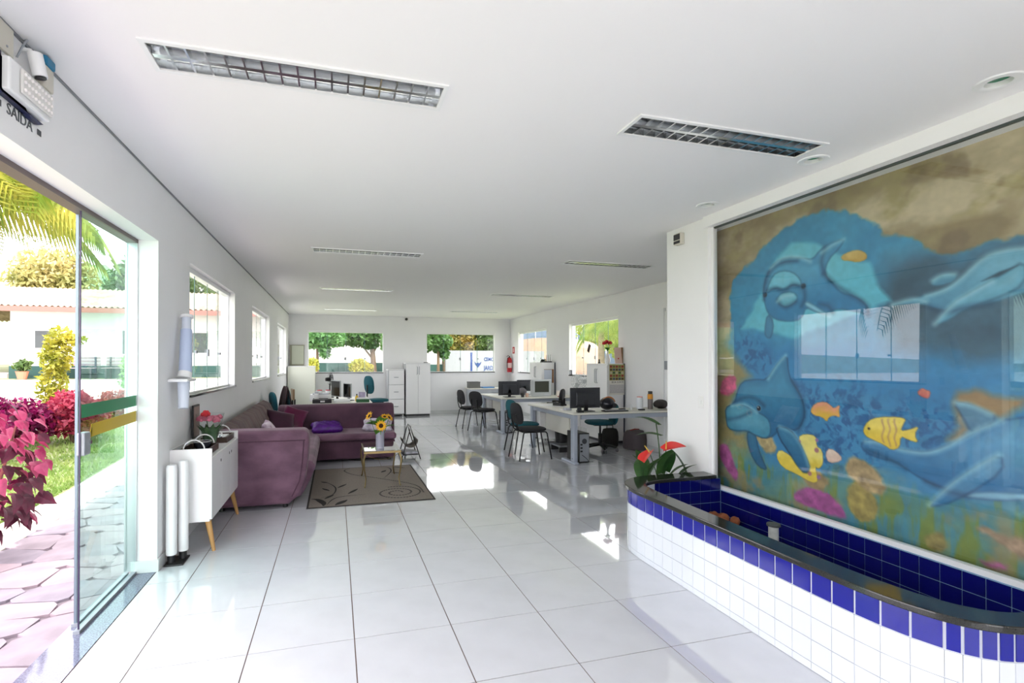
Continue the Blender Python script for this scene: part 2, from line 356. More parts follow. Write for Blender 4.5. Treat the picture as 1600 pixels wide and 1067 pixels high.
# ceiling luminaires: white rim, mirrored trough pair, louvre blades, two tubes
M_mirror = pm('mirror_reflector', (236,238,239), 0.16, metal=1.0)
def luminaire():
    r = thing('louvre_luminaire', '', 'ceiling light', group='recessed louvre ceiling lights')
    rim = slab((-LX/2-0.018, LX/2+0.018), (-LY/2-0.018, LY/2+0.018), [(-LX/2+0.004, LX/2-0.004, -LY/2+0.004, LY/2-0.004)], 0.0, -0.008, lambda u, v, t: (u, v, t)).build('rim', M_white, r); recalc(rim)
    sh = MB(); n = 8
    for s in (-1, 1):    # two curved troughs
        pts = [(s*LY/4 + LY/4*0.97*math.cos(PI*i/n), 0.085*math.sin(PI*i/n)**0.8) for i in range(n+1)]
        for i in range(n):
            (y0, z0), (y1, z1) = pts[i], pts[i+1]
            sh.quad((-LX/2+0.004, y0, z0), (-LX/2+0.004, y1, z1), (LX/2-0.004, y1, z1), (LX/2-0.004, y0, z0))
    for e in (-1, 1): sh.quad((e*(LX/2-0.004), -LY/2+.004, 0), (e*(LX/2-0.004), LY/2-.004, 0), (e*(LX/2-0.004), LY/2-.004, 0.09), (e*(LX/2-0.004), -LY/2+.004, 0.09))
    sh.build('reflector', M_mirror, r, smooth=True)
    MB().prism([(-0.012, -0.002), (0.012, -0.002), (0.004, 0.05), (-0.004, 0.05)], -LX/2+0.006, LX/2-0.006, axes((0,0,0), (0,1,0), (0,0,1))).build('divider', M_mirror, r)
    bl = MB().prism([(-0.004, -0.002), (0.004, -0.002), (0.0015, 0.045), (-0.0015, 0.045)], -LY/2+0.006, LY/2-0.006, axes((0,0,0), (-1,0,0), (0,0,1))).mesh('louvre'); bl.materials.append(M_mirror)
    for i in range(1, 17): inst('louvre', bl, r, (-LX/2+LX*i/17, 0, 0))
    for s in (-1, 1): MB().cyl((-LX/2+0.02, s*LY/4, 0.062), (LX/2-0.02, s*LY/4, 0.062), 0.013, n=10).build('tube', M_white, r, smooth=True)
    return r
L0 = luminaire()
lab = ['long louvre ceiling light at top left, nearest the entrance door', 'louvre ceiling light closest to the painted mural wall', 'louvre ceiling light above the purple sofa and rug, left row', 'louvre ceiling light nearest the white pillar in right row',
       'third louvre ceiling light from the front, left row', 'third louvre ceiling light from the front, right row', 'farthest louvre ceiling light near the back wall, left row', 'farthest louvre ceiling light near the back wall, right row']
for i, (x, y) in enumerate(lamps):
    o = L0 if i == 0 else copy_tree(L0); o.location = (x, y, ZC); o['label'] = lab[i]
def spot():
    r = thing('downlight', '', 'ceiling light', group='small recessed spots along the mural')
    MB().lathe([(0.05, 0.03), (0.05, -0.004), (0.06, -0.008), (0.085, -0.006), (0.09, 0.0)], 28, caps=False).build('ring', M_white, r, smooth=True)
    MB().lathe([(0.0, 0.032), (0.05, 0.032), (0.05, 0.02), (0.045, 0.02), (0.0, 0.024)], 24).build('lens', pm('green_lens', (0,110,70), 0.2), r, smooth=True)
    return r
S0 = spot(); lab = ['round green-lensed ceiling spot at the right picture edge', 'round green-lensed ceiling spot just below the right luminaire', 'round green-lensed ceiling spot nearest the pillar']
for i, (x, y) in enumerate(spots):
    o = S0 if i == 0 else copy_tree(S0); o.location = (x, y, ZC); o['label'] = lab[i]
# ------------------------------------------------------------------ the painted mural (wall coordinates: y along the wall, z up)
MUR = {
'tanA':[(2.62,0.86),(2.5,0.84),(2.38,0.72),(2.42,0.62),(2.56,0.66),(2.66,0.74)],
'tanB':[(3.0,0.66),(2.86,0.72),(2.76,0.64),(2.84,0.56),(2.96,0.58)],
'tanC':[(3.44,0.98),(3.3,0.94),(3.2,0.8),(3.3,0.74),(3.42,0.84)],
'cave':[(3.742,1.225),(3.705,1.923),(3.698,2.201),(3.57,2.298),(3.402,2.38),(3.289,2.485),(3.061,2.587),(2.839,2.608),(2.703,2.592),(2.578,2.487),(2.419,2.385),(2.406,2.317),(2.274,2.298),(2.2,2.246),(2.129,2.15),(1.986,2.095),(1.884,2.16),(1.761,2.161),(1.658,2.141),(1.362,2.049),(1.367,1.364)],
'dark':[(2.329,1.518),(2.408,1.806),(2.435,2.011),(2.326,2.164),(2.152,2.155),(1.986,2.095),(1.884,2.16),(1.761,2.161),(1.362,2.069),(1.364,1.711),(1.661,1.626),(1.748,1.342),(2.216,1.382)],
'cyan':[(3.572,1.795),(3.381,2.042),(3.204,2.341),(3.062,2.432),(2.84,2.365),(2.673,2.234),(2.491,2.167),(2.435,2.011),(2.354,1.9),(2.493,1.843),(3.065,1.694)],
'd1':[(3.347,2.093),(3.313,2.216),(3.225,2.309),(3.102,2.323),(2.967,2.284),(2.894,2.262),(2.84,2.316),(2.771,2.349),(2.647,2.36),(2.689,2.299),(2.772,2.238),(2.806,2.14),(2.723,2.039),(2.674,1.985),(2.581,1.95),(2.507,1.889),(2.486,1.813),(2.566,1.843),(2.707,1.88),(2.774,1.855),(2.86,1.863),(2.95,1.922),(2.988,1.825),(3.104,1.817),(3.228,1.845),(3.303,1.905),(3.336,2.018)],
'd1fin':[(3.303,1.905),(3.333,1.743),(3.304,1.696),(3.26,1.703),(3.238,1.827)],
'd1flip':[(2.968,1.957),(2.913,1.943),(2.799,1.865),(2.757,1.83),(2.842,1.862),(2.95,1.914)],
'd1face':[(3.302,2.105),(3.247,2.205),(3.163,2.227),(3.063,2.2),(2.996,2.13),(2.987,2.077),(3.063,2.106),(3.143,2.074),(3.226,2.104),(3.313,2.061)],
'd1mouth':[(3.216,2.004),(3.164,2.051),(3.064,2.046),(3.015,1.997),(3.054,1.95),(3.124,1.932),(3.185,1.956)],
'eyes':[(3.324,2.054),(2.972,2.075)],
'd2':[(1.362,2.089),(1.577,2.078),(1.707,2.088),(1.798,2.093),(1.874,2.073),(1.934,2.023),(1.986,1.969),(2.062,1.923),(2.154,1.903),(2.226,1.887),(2.367,1.863),(2.202,1.858),(2.154,1.836),(2.052,1.793),(1.847,1.815),(1.708,1.857),(1.363,1.91)],
'd2fin':[(1.992,2.002),(2.051,2.018),(2.113,1.996),(2.132,1.959),(2.085,1.943),(2.008,1.96)],
'd2flip':[(1.701,2.026),(1.799,1.963),(1.966,1.872),(2.019,1.834),(2.12,1.712),(2.03,1.746),(1.956,1.802),(1.809,1.846),(1.701,1.901)],
'd2streak':[(1.885,1.943),(1.808,1.982),(1.727,2.003),(1.808,1.959)],
'f6':[(2.681,2.243),(2.61,2.264),(2.549,2.26),(2.498,2.221),(2.501,2.184),(2.565,2.176),(2.618,2.2),(2.665,2.209)],
'd3':[(3.631,1.228),(3.574,1.334),(3.437,1.356),(3.308,1.354),(3.222,1.474),(3.116,1.564),(3.108,1.436),(3.083,1.358),(3.007,1.265),(2.965,1.153),(2.976,1.057),(3.03,0.974),(3.119,0.982),(3.189,0.993),(3.237,0.906),(3.336,0.872),(3.439,0.888),(3.52,0.916),(3.633,0.895),(3.736,0.904),(3.757,0.992),(3.766,1.083),(3.69,1.123),(3.646,1.16)],
'd3beak':[(3.757,0.992),(3.766,1.083),(3.69,1.123),(3.575,1.132),(3.438,1.09),(3.31,1.051),(3.273,0.983),(3.281,0.9),(3.336,0.872),(3.439,0.888),(3.52,0.916),(3.633,0.895),(3.736,0.904)],
'd3flip':[(3.224,0.989),(3.096,0.981),(3.009,0.891),(2.946,0.778),(2.921,0.707),(2.963,0.657),(3.031,0.704),(3.109,0.806),(3.189,0.893)],
'd3flip2':[(3.514,0.915),(3.426,0.901),(3.4,0.778),(3.349,0.682),(3.307,0.614),(3.401,0.626),(3.48,0.722),(3.515,0.824)],
'eye3':[(3.393,1.115)],
'd4':[(2.55,0.944),(2.517,0.974),(2.476,0.989),(2.389,0.977),(2.299,0.952),(2.16,0.96),(2.069,1.005),(1.971,1.071),(1.89,1.138),(1.804,1.189),(1.712,1.218),(1.423,1.255),(1.425,0.862),(1.715,0.798),(1.806,0.767),(1.95,0.744),(2.058,0.767),(2.161,0.787),(2.271,0.84),(2.329,0.875),(2.421,0.874),(2.517,0.899)],
'd4belly':[(1.997,0.739),(1.892,0.793),(1.714,0.824),(1.425,0.897),(1.425,0.862),(1.715,0.795),(1.806,0.766)],
'd4fin':[(2.02,1.273),(1.958,1.27),(1.89,1.241),(1.814,1.201),(1.891,1.124),(1.936,1.111),(1.97,1.184)],
'd4flip':[(1.805,1.015),(1.914,0.926),(2.033,0.802),(2.151,0.639),(2.071,0.668),(1.949,0.765),(1.795,0.923)],
'f1':[(2.921,1.138),(2.882,1.198),(2.802,1.217),(2.755,1.19),(2.736,1.17),(2.689,1.204),(2.699,1.159),(2.688,1.111),(2.731,1.124),(2.774,1.107),(2.788,1.069),(2.822,1.102),(2.892,1.108)],
'f2':[(2.533,1.048),(2.499,1.111),(2.435,1.143),(2.313,1.157),(2.265,1.149),(2.284,1.111),(2.299,1.07),(2.248,1.085),(2.193,1.115),(2.221,1.057),(2.197,1.01),(2.256,1.021),(2.299,1.039),(2.302,0.967),(2.351,0.94),(2.397,0.968),(2.468,0.99),(2.517,1.008)],
'f3':[(3.226,0.746),(3.19,0.809),(3.097,0.779),(2.999,0.72),(2.977,0.829),(3.026,0.926),(2.966,0.963),(2.867,0.958),(2.873,0.884),(2.824,0.864),(2.816,0.765),(2.854,0.717),(2.884,0.733),(2.855,0.629),(2.905,0.602),(3.032,0.642),(3.167,0.667)],
'f4':[(2.804,0.84),(2.766,0.892),(2.682,0.847),(2.681,0.809),(2.776,0.773)],
'f5':[(2.208,1.312),(2.178,1.347),(2.155,1.333),(2.131,1.328),(2.141,1.283),(2.171,1.287)],
'pink':[(3.836,1.262),(3.795,1.344),(3.689,1.393),(3.631,1.35),(3.646,1.249),(3.735,1.192),(3.811,1.205)],
'mag1':[(3.845,0.728),(3.767,0.768),(3.707,0.705),(3.663,0.601),(3.606,0.502),(3.664,0.451),(3.738,0.518),(3.83,0.626)],
'mag2':[(3.077,0.461),(3.032,0.521),(2.905,0.58),(2.806,0.567),(2.73,0.524),(2.657,0.464),(2.657,0.412),(2.768,0.406),(2.886,0.418),(2.99,0.417)],
'mag3':[(1.911,0.407),(1.872,0.422),(1.787,0.435),(1.782,0.407),(1.84,0.394)],
'cor1':[(2.657,0.587),(2.603,0.686),(2.518,0.689),(2.454,0.621),(2.43,0.529),(2.47,0.452),(2.57,0.421),(2.622,0.492)],
'cor2':[(2.176,0.405),(2.149,0.474),(2.097,0.506),(2.059,0.475),(2.053,0.419),(2.098,0.388)],
'cor3':[(1.927,0.589),(1.882,0.61),(1.807,0.587),(1.726,0.588),(1.659,0.535),(1.687,0.486),(1.746,0.49),(1.807,0.547),(1.883,0.562)],
'cor4':[(2.018,1.266),(2.005,1.324),(1.912,1.35),(1.835,1.32),(1.712,1.315),(1.712,1.27),(1.804,1.202),(1.89,1.241),(1.958,1.263),(1.965,1.171),(1.947,1.116),(1.995,1.053),(2.038,1.047),(1.983,1.14)],
'tanL':[(3.938,1.636),(3.703,1.629),(3.601,1.494),(3.463,1.377),(3.574,1.341),(3.646,1.205),(3.69,1.123),(3.766,1.037),(3.633,0.884),(3.506,0.911),(3.494,0.698),(3.847,0.264),(3.944,0.239)],
'reef':[(3.943,0.381),(3.782,0.783),(3.493,0.741),(3.238,0.622),(2.865,0.59),(2.656,0.726),(2.421,0.727),(2.202,0.655),(2.009,0.678),(1.425,0.862),(1.431,-0.037),(3.952,-1.652)],
'tex':[(3.658,1.807),(3.435,1.686),(3.21,1.515),(3.187,1.354),(3.007,1.322),(2.652,1.356),(2.418,1.283),(2.132,1.257),(2.006,1.266),(1.948,1.074),(2.16,0.96),(2.517,0.974),(2.421,0.793),(2.656,0.726),(2.864,0.7),(2.966,0.982),(3.007,1.265),(3.308,1.371),(3.601,1.516)],
}
def vnoise(x, y, seed):
    r = np.random.default_rng(seed); tab = r.random((256, 256)); xi = np.floor(x).astype(int); yi = np.floor(y).astype(int)
    fx = x-xi; fy = y-yi; fx = fx*fx*(3-2*fx); fy = fy*fy*(3-2*fy); g_ = lambda a, b: tab[a % 256, b % 256]
    return (g_(xi,yi)*(1-fx)+g_(xi+1,yi)*fx)*(1-fy) + (g_(xi,yi+1)*(1-fx)+g_(xi+1,yi+1)*fx)*fy
def fbm(x, y, seed, oct=4):
    s = 0; a = 0.5
    for k in range(oct): s = s + a*vnoise(x*2**k, y*2**k, seed+k); a *= 0.5
    return s/(1-0.5**oct)
MY0, MY1, MZ0, MZ1, MD = 0.5, 4.0, 0.36, 2.712, 0.0055
ny = int((MY1-MY0)/MD); nz = int((MZ1-MZ0)/MD)
YY, ZZ = np.meshgrid(np.linspace(MY0, MY1, ny), np.linspace(MZ0, MZ1, nz))
wob = lambda s, k=9: (fbm(YY*k, ZZ*k, s)-0.5)
C = np.zeros((nz, ny, 3))
def sd(poly, wy=0, wz=0):
    """signed distance to a polygon, negative inside"""
    P = np.array(poly); X_, Z_ = YY+wy, ZZ+wz; d = np.full(X_.shape, 1e9); ins = np.zeros(X_.shape, bool)
    for i in range(len(P)):
        a, b = P[i], P[(i+1) % len(P)]; e = b-a; t = np.clip(((X_-a[0])*e[0]+(Z_-a[1])*e[1])/(e@e+1e-12), 0, 1)
        d = np.minimum(d, (X_-a[0]-e[0]*t)**2+(Z_-a[1]-e[1]*t)**2)
        c = (a[1] > Z_) != (b[1] > Z_)
        with np.errstate(divide='ignore', invalid='ignore'): ins ^= c & (X_ < (b[0]-a[0])*(Z_-a[1])/(b[1]-a[1]+1e-12)+a[0])
    d = np.sqrt(d); return np.where(ins, -d, d)
def smooth(poly, it=2):
    P = [np.array(p) for p in poly]
    for _ in range(it):
        Q = []
        for i in range(len(P)): a, b = P[i], P[(i+1) % len(P)]; Q += [a*0.75+b*0.25, a*0.25+b*0.75]
        P = Q
    return P
def paint(mask, col): C[:] = C*(1-mask[..., None]) + np.array(col)[None, None]*mask[..., None] if not isinstance(col, np.ndarray) or col.ndim == 1 else C*(1-mask[..., None]) + col*mask[..., None]
def soft(d, s): return np.clip(0.5-d/s, 0, 1)
def mixc(a, b, t): return np.array(a)[None, None]*(1-t[..., None]) + np.array(b)[None, None]*t[..., None]
n1 = fbm(YY*2.2+ZZ*0.8, ZZ*4.5, 3, 5); n2 = fbm(YY*6, ZZ*9, 9, 4); n3 = fbm(YY*26, ZZ*26, 21, 3)
t = np.clip((n1-0.33)*3, 0, 1); C[:] = mixc((140,122,90), (196,180,150), t); paint(np.clip((n2-0.5)*3, 0, 0.8), (158,144,98)); paint(np.clip((fbm(YY*5,ZZ*5,40)-0.6)*4, 0, 0.5), (112,92,72))
dc = sd(smooth(MUR['cave'], 1), wob(5, 14)*0.07, wob(6, 14)*0.07); paint(soft(dc, 0.025), mixc((52,128,172), (70,152,190), n2))
dk = sd(MUR['dark'], wob(7)*0.1, wob(8)*0.1); paint(soft(dk, 0.16)*soft(dc, 0.03), mixc((52,78,98), (66,104,128), n2))
paint(soft(sd(MUR['cyan'], wob(11)*0.05, wob(12)*0.05), 0.03), mixc((84,174,202), (116,196,214), n1))
# water of the middle band, streaked with darker reef texture
dm = sd([(3.73,1.7),(3.5,1.75),(3.2,1.62),(2.5,1.62),(1.9,1.5),(0.5,1.5),(0.5,0.6),(3.3,0.55),(3.73,0.9)], wob(13)*0.1, wob(14)*0.1)
paint(soft(dm, 0.12)*0.95, mixc((40,112,168), (64,140,188), n1))
dt = sd(MUR['tex'], wob(15)*0.1, wob(16)*0.1); wv = fbm(YY*34+n2*4, ZZ*24, 31, 3); paint(soft(dt, 0.12)*np.clip((wv-0.45)*4, 0, 0.75), (34,82,134))
paint(soft(sd(MUR['tanL'], wob(17)*0.06, wob(18)*0.06), 0.08), mixc((164,136,92), (120,132,92), n2))
paint(soft(sd(MUR['cor4'], wob(19)*0.04, wob(20)*0.04), 0.05), (150,120,84))
dr_ = sd(MUR['reef'], wob(21)*0.12, wob(22)*0.12); paint(soft(dr_, 0.16), mixc((76,132,146), (126,150,120), np.clip((n1-0.3)*2.5, 0, 1)))
st = fbm(YY*22, ZZ*5, 51, 3); paint(soft(dr_, 0.2)*np.clip((st-0.52)*5, 0, 0.7), (128,134,44)); paint(soft(dr_, 0.2)*np.clip((fbm(YY*18, ZZ*4, 57)-0.6)*6, 0, 0.6), (70,140,176))
paint(soft(dr_, 0.2)*np.clip((fbm(YY*5, ZZ*6, 61)-0.55)*5, 0, 0.7), (158,140,104))
for nm, col in (('cor1', (166,146,84)), ('cor2', (158,140,86)), ('cor3', (166,138,116)), ('pink', (206,92,132)), ('mag1', (176,88,150)), ('mag2', (168,84,146)), ('mag3', (172,96,140)), ('tanA', (176,150,112)), ('tanB', (160,134,96)), ('tanC', (170,150,110))):
    d = sd(smooth(MUR[nm], 1), wob(23, 22)*0.03, wob(24, 22)*0.03); paint(soft(d, 0.025), np.array(col)*(0.82+0.36*n3[..., None]))
# dolphins: body, lit back, dark outline
def dolphin(nm, base, lit, dark, top=0.0, it=1, edge=0.012, wid=0.07):
    d = sd(smooth(MUR[nm], it)); m = soft(d, 0.012)
    sh = np.clip(-d/wid, 0, 1); up = np.clip((ZZ-np.array(MUR[nm])[:,1].mean())*4+0.5+top, 0, 1)
    paint(m, mixc(base, lit, np.clip(up*(0.35+0.65*sh)+0.25*(n2-0.5), 0, 1))); paint(soft(np.abs(d)-edge*0.5, edge)*0.55*(d < edge), dark); return d
dolphin('d1fin', (58,120,160), (84,150,186), (44,84,116)); dolphin('d1', (50,124,172), (84,158,196), (40,88,124))
for nm, a, b in (('d1face', (106,184,212), (132,204,222)), ('d1mouth', (92,168,196), (150,210,222))): dolphin(nm, a, b, (46,96,128))
dolphin('d1flip', (70,140,182), (150,200,216), (40,84,118))
dolphin('d2fin', (70,130,162), (106,166,190), (48,84,104)); dolphin('d2', (74,134,166), (124,180,202), (50,92,114)); dolphin('d2flip', (82,146,176), (136,190,208), (50,96,118))
paint(soft(sd(MUR['d2streak']), 0.012), (44,74,92))
dolphin('d4fin', (70,116,150), (110,150,172), (40,70,104)); dolphin('d4', (50,110,160), (92,150,190), (34,72,112)); dolphin('d4belly', (120,168,198), (150,192,214), (70,110,150)); dolphin('d4flip', (58,116,164), (122,174,206), (34,72,110))
dolphin('d3flip2', (36,92,132), (62,124,160), (24,54,84)); dolphin('d3', (32,98,142), (60,132,170), (22,58,92)); dolphin('d3beak', (62,132,164), (98,164,188), (32,74,104)); dolphin('d3flip', (34,96,140), (64,130,168), (20,50,80))
def dot(p, r, col): paint(soft(np.hypot(YY-p[0], ZZ-p[1])-r, 0.008), col)
for p in MUR['eyes']: dot(p, 0.02, (30,44,60))
def stroke(pts, w_, col, alpha):
    P = cr_(pts); d = np.full(YY.shape, 1e9)
    for i in range(len(P)-1):
        a, b = P[i], P[i+1]; e = b-a; t = np.clip(((YY-a[0])*e[0]+(ZZ-a[1])*e[1])/(e@e+1e-12), 0, 1); d = np.minimum(d, (YY-a[0]-e[0]*t)**2+(ZZ-a[1]-e[1]*t)**2)
    paint(np.clip(1-np.sqrt(d)/w_, 0, 1)**1.3*alpha, col)
def cr_(pts, n=6):
    P = [np.array(p, float) for p in pts]; out = []
    for i in range(len(P)-1):
        a, b, c, d = P[max(i-1,0)], P[i], P[i+1], P[min(i+2, len(P)-1)]
        for k in range(n): t = k/n; out.append(0.5*((2*b)+(-a+c)*t+(2*a-5*b+4*c-d)*t*t+(-a+3*b-3*c+d)*t**3))
    return out+[P[-1]]
LINES = {
'hl':[[(3.269,2.263),(3.163,2.318),(3.024,2.304),(2.912,2.249)],[(2.823,2.296),(2.738,2.334),(2.657,2.354)],[(2.941,1.938),(2.842,1.87),(2.765,1.83)],[(2.154,1.896),(2.051,1.922),(1.976,1.974),(1.874,2.067),(1.789,2.089),(1.707,2.085)],[(2.108,1.726),(2.019,1.828),(1.956,1.871),(1.837,1.934)],[(2.118,1.984),(2.073,2.006),(2.007,2.003)],[(2.142,0.649),(2.033,0.794),(1.914,0.919),(1.815,1.006)],[(2.517,0.971),(2.42,0.977),(2.299,0.952),(2.16,0.956),(2.056,1.007),(1.936,1.104),(1.804,1.189)],[(2.006,1.269),(1.935,1.258),(1.846,1.218)],[(3.296,1.361),(3.21,1.474),(3.128,1.554)],[(3.189,0.983),(3.074,0.949),(2.987,0.846),(2.935,0.723)],[(3.69,1.112),(3.547,1.135),(3.412,1.082)],[(3.206,1.985),(3.144,2.022),(3.064,2.017)],[(2.341,1.866),(2.226,1.885),(2.154,1.863)]],
'dk':[[(3.302,2.087),(3.227,2.095),(3.143,2.065),(3.063,2.097),(2.987,2.069)],[(3.206,1.994),(3.134,1.933),(3.035,1.965)],[(3.336,2.018),(3.324,2.145),(3.269,2.245),(3.163,2.288),(3.024,2.279)],[(2.968,2.075),(2.959,1.99),(2.987,1.926)],[(2.806,2.14),(2.706,2.037),(2.581,1.943),(2.5,1.873),(2.49,1.813)],[(3.736,0.983),(3.603,1.02),(3.478,1.076)],[(3.661,1.137),(3.574,1.187),(3.438,1.197),(3.334,1.141)],[(3.072,1.358),(2.996,1.246),(2.965,1.115),(3.019,0.975)],[(2.161,0.787),(2.058,0.759),(1.961,0.748)],[(2.509,0.917),(2.389,0.888),(2.271,0.84)],[(2.154,1.836),(2.052,1.793),(1.966,1.804),(1.847,1.815)],[(2.842,1.926),(2.773,1.903),(2.74,1.852)],[(2.797,2.323),(2.823,2.231),(2.806,2.148)]]}
for l in LINES['dk']: stroke(l, 0.035, (30,66,98), 0.55)
for l in LINES['hl']: stroke(l, 0.03, (170,212,224), 0.6)
dot(MUR['eye3'][0], 0.03, (74,128,158)); dot(MUR['eye3'][0], 0.02, (16,22,34)); e3 = MUR['eye3'][0]; dot((e3[0]+0.006, e3[1]+0.008), 0.005, (220,230,236))
# fish
def fish(nm, base, belly, line):
    d = sd(smooth(MUR[nm], 1)); P = np.array(MUR[nm]); cz = P[:,1].mean(); paint(soft(d, 0.008), mixc(base, belly, np.clip((ZZ-cz)*12+0.5+(n3-0.5), 0, 1))); paint(soft(np.abs(d)-0.002, 0.007)*0.6, line); return d
fish('f6', (190,150,70), (206,176,108), (150,128,76)); fish('f1', (222,178,60), (224,150,120), (150,104,60)); d = fish('f2', (226,192,60), (232,206,96), (110,84,50))
P = np.array(MUR['f2']); y0, y1 = P[:,0].max(), P[:,0].min()
for q in (0.38, 0.49, 0.60): yy = y0+(y1-y0)*q; paint(soft(np.abs(YY-yy+0.006*np.sin(ZZ*60))-0.004, 0.012)*soft(d+0.01, 0.01)*0.65, (150,96,110))
dot((y0+(y1-y0)*0.12, P[0,1]+0.012), 0.008, (40,30,30))
d = fish('f3', (226,196,72), (232,214,120), (120,96,50)); P = MUR['f3']
for k, r in ((14, 0.028), (9, 0.03), (5, 0.022)): dot((np.array(P[k])*0.7+np.array(P[4])*0.3), r*0.6, (176,120,120))
dolphin('d3flip', (34,96,140), (64,130,168), (20,50,80))
stroke(LINES['hl'][10], 0.03, (150,200,216), 0.5)
dot(P[8] if False else (P[7][0]+0.0, P[7][1]-0.03), 0.013, (150,110,160)); dot((P[13][0], P[13][1]+0.03), 0.015, (150,110,160))
fish('f4', (214,176,160), (230,206,190), (150,100,100)); fish('f5', (186,92,88), (204,120,104), (120,60,66))
C = np.clip(C*(0.94+0.12*n3[..., None]), 0, 255)/255.0
lin = np.where(C <= 0.04045, C/12.92, ((C+0.055)/1.055)**2.4)
me = bpy.data.meshes.new('mural_painting'); V = np.stack([np.full(YY.size, 0.0), YY.ravel(), ZZ.ravel()], 1)
ii = (np.arange(nz-1)[:, None]*ny+np.arange(ny-1)[None]).ravel(); F4 = np.stack([ii, ii+ny, ii+ny+1, ii+1], 1)
me.vertices.add(len(V)); me.vertices.foreach_set('co', V.ravel()); me.loops.add(F4.size); me.loops.foreach_set('vertex_index', F4.ravel().astype(np.int32))
me.polygons.add(len(F4)); me.polygons.foreach_set('loop_start', np.arange(0, F4.size, 4, dtype=np.int32)); me.update(calc_edges=True)
at = me.color_attributes.new('paint', 'FLOAT_COLOR', 'POINT'); at.data.foreach_set('color', np.concatenate([lin.reshape(-1, 3), np.ones((lin.size//3, 1))], 1).ravel().astype(np.float32))
mm = pm('mural_paint', (128,128,128), 0.55); nt = mm.node_tree; an = nt.nodes.new('ShaderNodeAttribute'); an.attribute_name = 'paint'; nt.links.new(an.outputs['Color'], nt.nodes['Principled BSDF'].inputs['Base Color'])
mo = bpy.data.objects.new('mural_painting', me); COL.objects.link(mo); mo.location = (3.4, 0, 0); me.materials.append(mm)
tag(mo, 'large underwater mural of blue dolphins, yellow fish and coral behind glass', 'mural')

# glass screen in front of the mural with its white track and side profile
gs = thing('glass_screen', 'tall clear glass screen in a white track covering the dolphin mural', 'glass screen', (3.27, 0.5, 0.385))
MB().box(-0.004, 0.0, 0.03, 0.004, 3.267, 2.327).build('pane', M_clear, gs)
MB().box(-0.022, 0.0, 0.0, 0.022, 3.267, 0.03).build('track', M_white, gs)
MB().box(-0.02, 3.24, 0.03, -0.0045, 3.267, 2.327).build('side_profile', M_white, gs)
MB().box(-0.012, 0.0, 2.315, 0.012, 3.267, 2.327).build('top_profile', pm('dark_profile', (70,80,80), 0.4), gs)

# ------------------------------------------------------------------ tiled basin under the mural
M_wt = pm('white_ceramic', (220,224,232), 0.12); M_bt = pm('blue_ceramic', (26,30,150), 0.08, noise=0.18, nscale=7); M_bt_shade = pm('shaded_blue_ceramic', (16,18,104), 0.07, noise=0.25, nscale=6)
M_gw = pm('white_grout', (214,218,226), 0.6); M_gb = pm('pale_blue_grout', (120,156,190), 0.7); M_bed = pm('basin_bed', (20,22,40), 0.5)
bs = thing('tiled_basin', 'curved white and blue tiled basin with black granite rim under the mural', 'basin', (2.8, 2.5, 0))
OX, OY = -2.8, -2.5
def cr(pts, n=14):
    P = [np.array(p, float) for p in pts]; out = []
    for i in range(len(P)-1):
        a, b, c, d = P[max(i-1,0)], P[i], P[i+1], P[min(i+2, len(P)-1)]
        for k in range(n): t = k/n; out.append(0.5*((2*b)+(-a+c)*t+(2*a-5*b+4*c-d)*t*t+(-a+3*b-3*c+d)*t**3))
    return np.array(out+[P[-1]])
outer = cr([(3.2, 3.79), (2.72, 3.79), (2.5, 3.77), (2.36, 3.70), (2.27, 3.57), (2.235, 3.40), (2.23, 3.1), (2.23, 2.4), (2.23, 1.85), (2.24, 1.62), (2.275, 1.46), (2.34, 1.34), (2.45, 1.265), (2.62, 1.225), (2.9, 1.205), (3.24, 1.2)])
inner = cr([(3.2, 3.645), (2.8, 3.635), (2.6, 3.625), (2.48, 3.59), (2.41, 3.53), (2.375, 3.40), (2.36, 3.1), (2.35, 2.4), (2.355, 1.85), (2.37, 1.66), (2.40, 1.52), (2.45, 1.42), (2.53, 1.35), (2.66, 1.315), (2.9, 1.30), (3.24, 1.295)])
def offs(P, d):
    T_ = np.gradient(P, axis=0); T_ /= np.linalg.norm(T_, axis=1)[:, None]; return P + np.stack([-T_[:,1], T_[:,0]], 1)*d
def band_mesh(A, B, z0, z1):
    b = MB(); n = len(A)
    for i in range(n):
        for P, z in ((A, z0), (A, z1), (B, z1), (B, z0)): b.v.append((P[i][0]+OX, P[i][1]+OY, z))
    for i in range(n-1):
        for k in range(4): b.f.append((4*i+k, 4*i+(k+1) % 4, 4*i+4+(k+1) % 4, 4*i+4+k))
    b.f += [(3,2,1,0), (4*n-4, 4*n-3, 4*n-2, 4*n-1)]; return b
recalc(band_mesh(offs(outer, 0.006), offs(inner, -0.02), 0.0, 0.484).build('basin_wall', M_gw, bs))
rim = recalc(band_mesh(offs(outer, -0.02), inner, 0.486, 0.516).build('granite_rim', M_granite, bs, bevel=0.006))
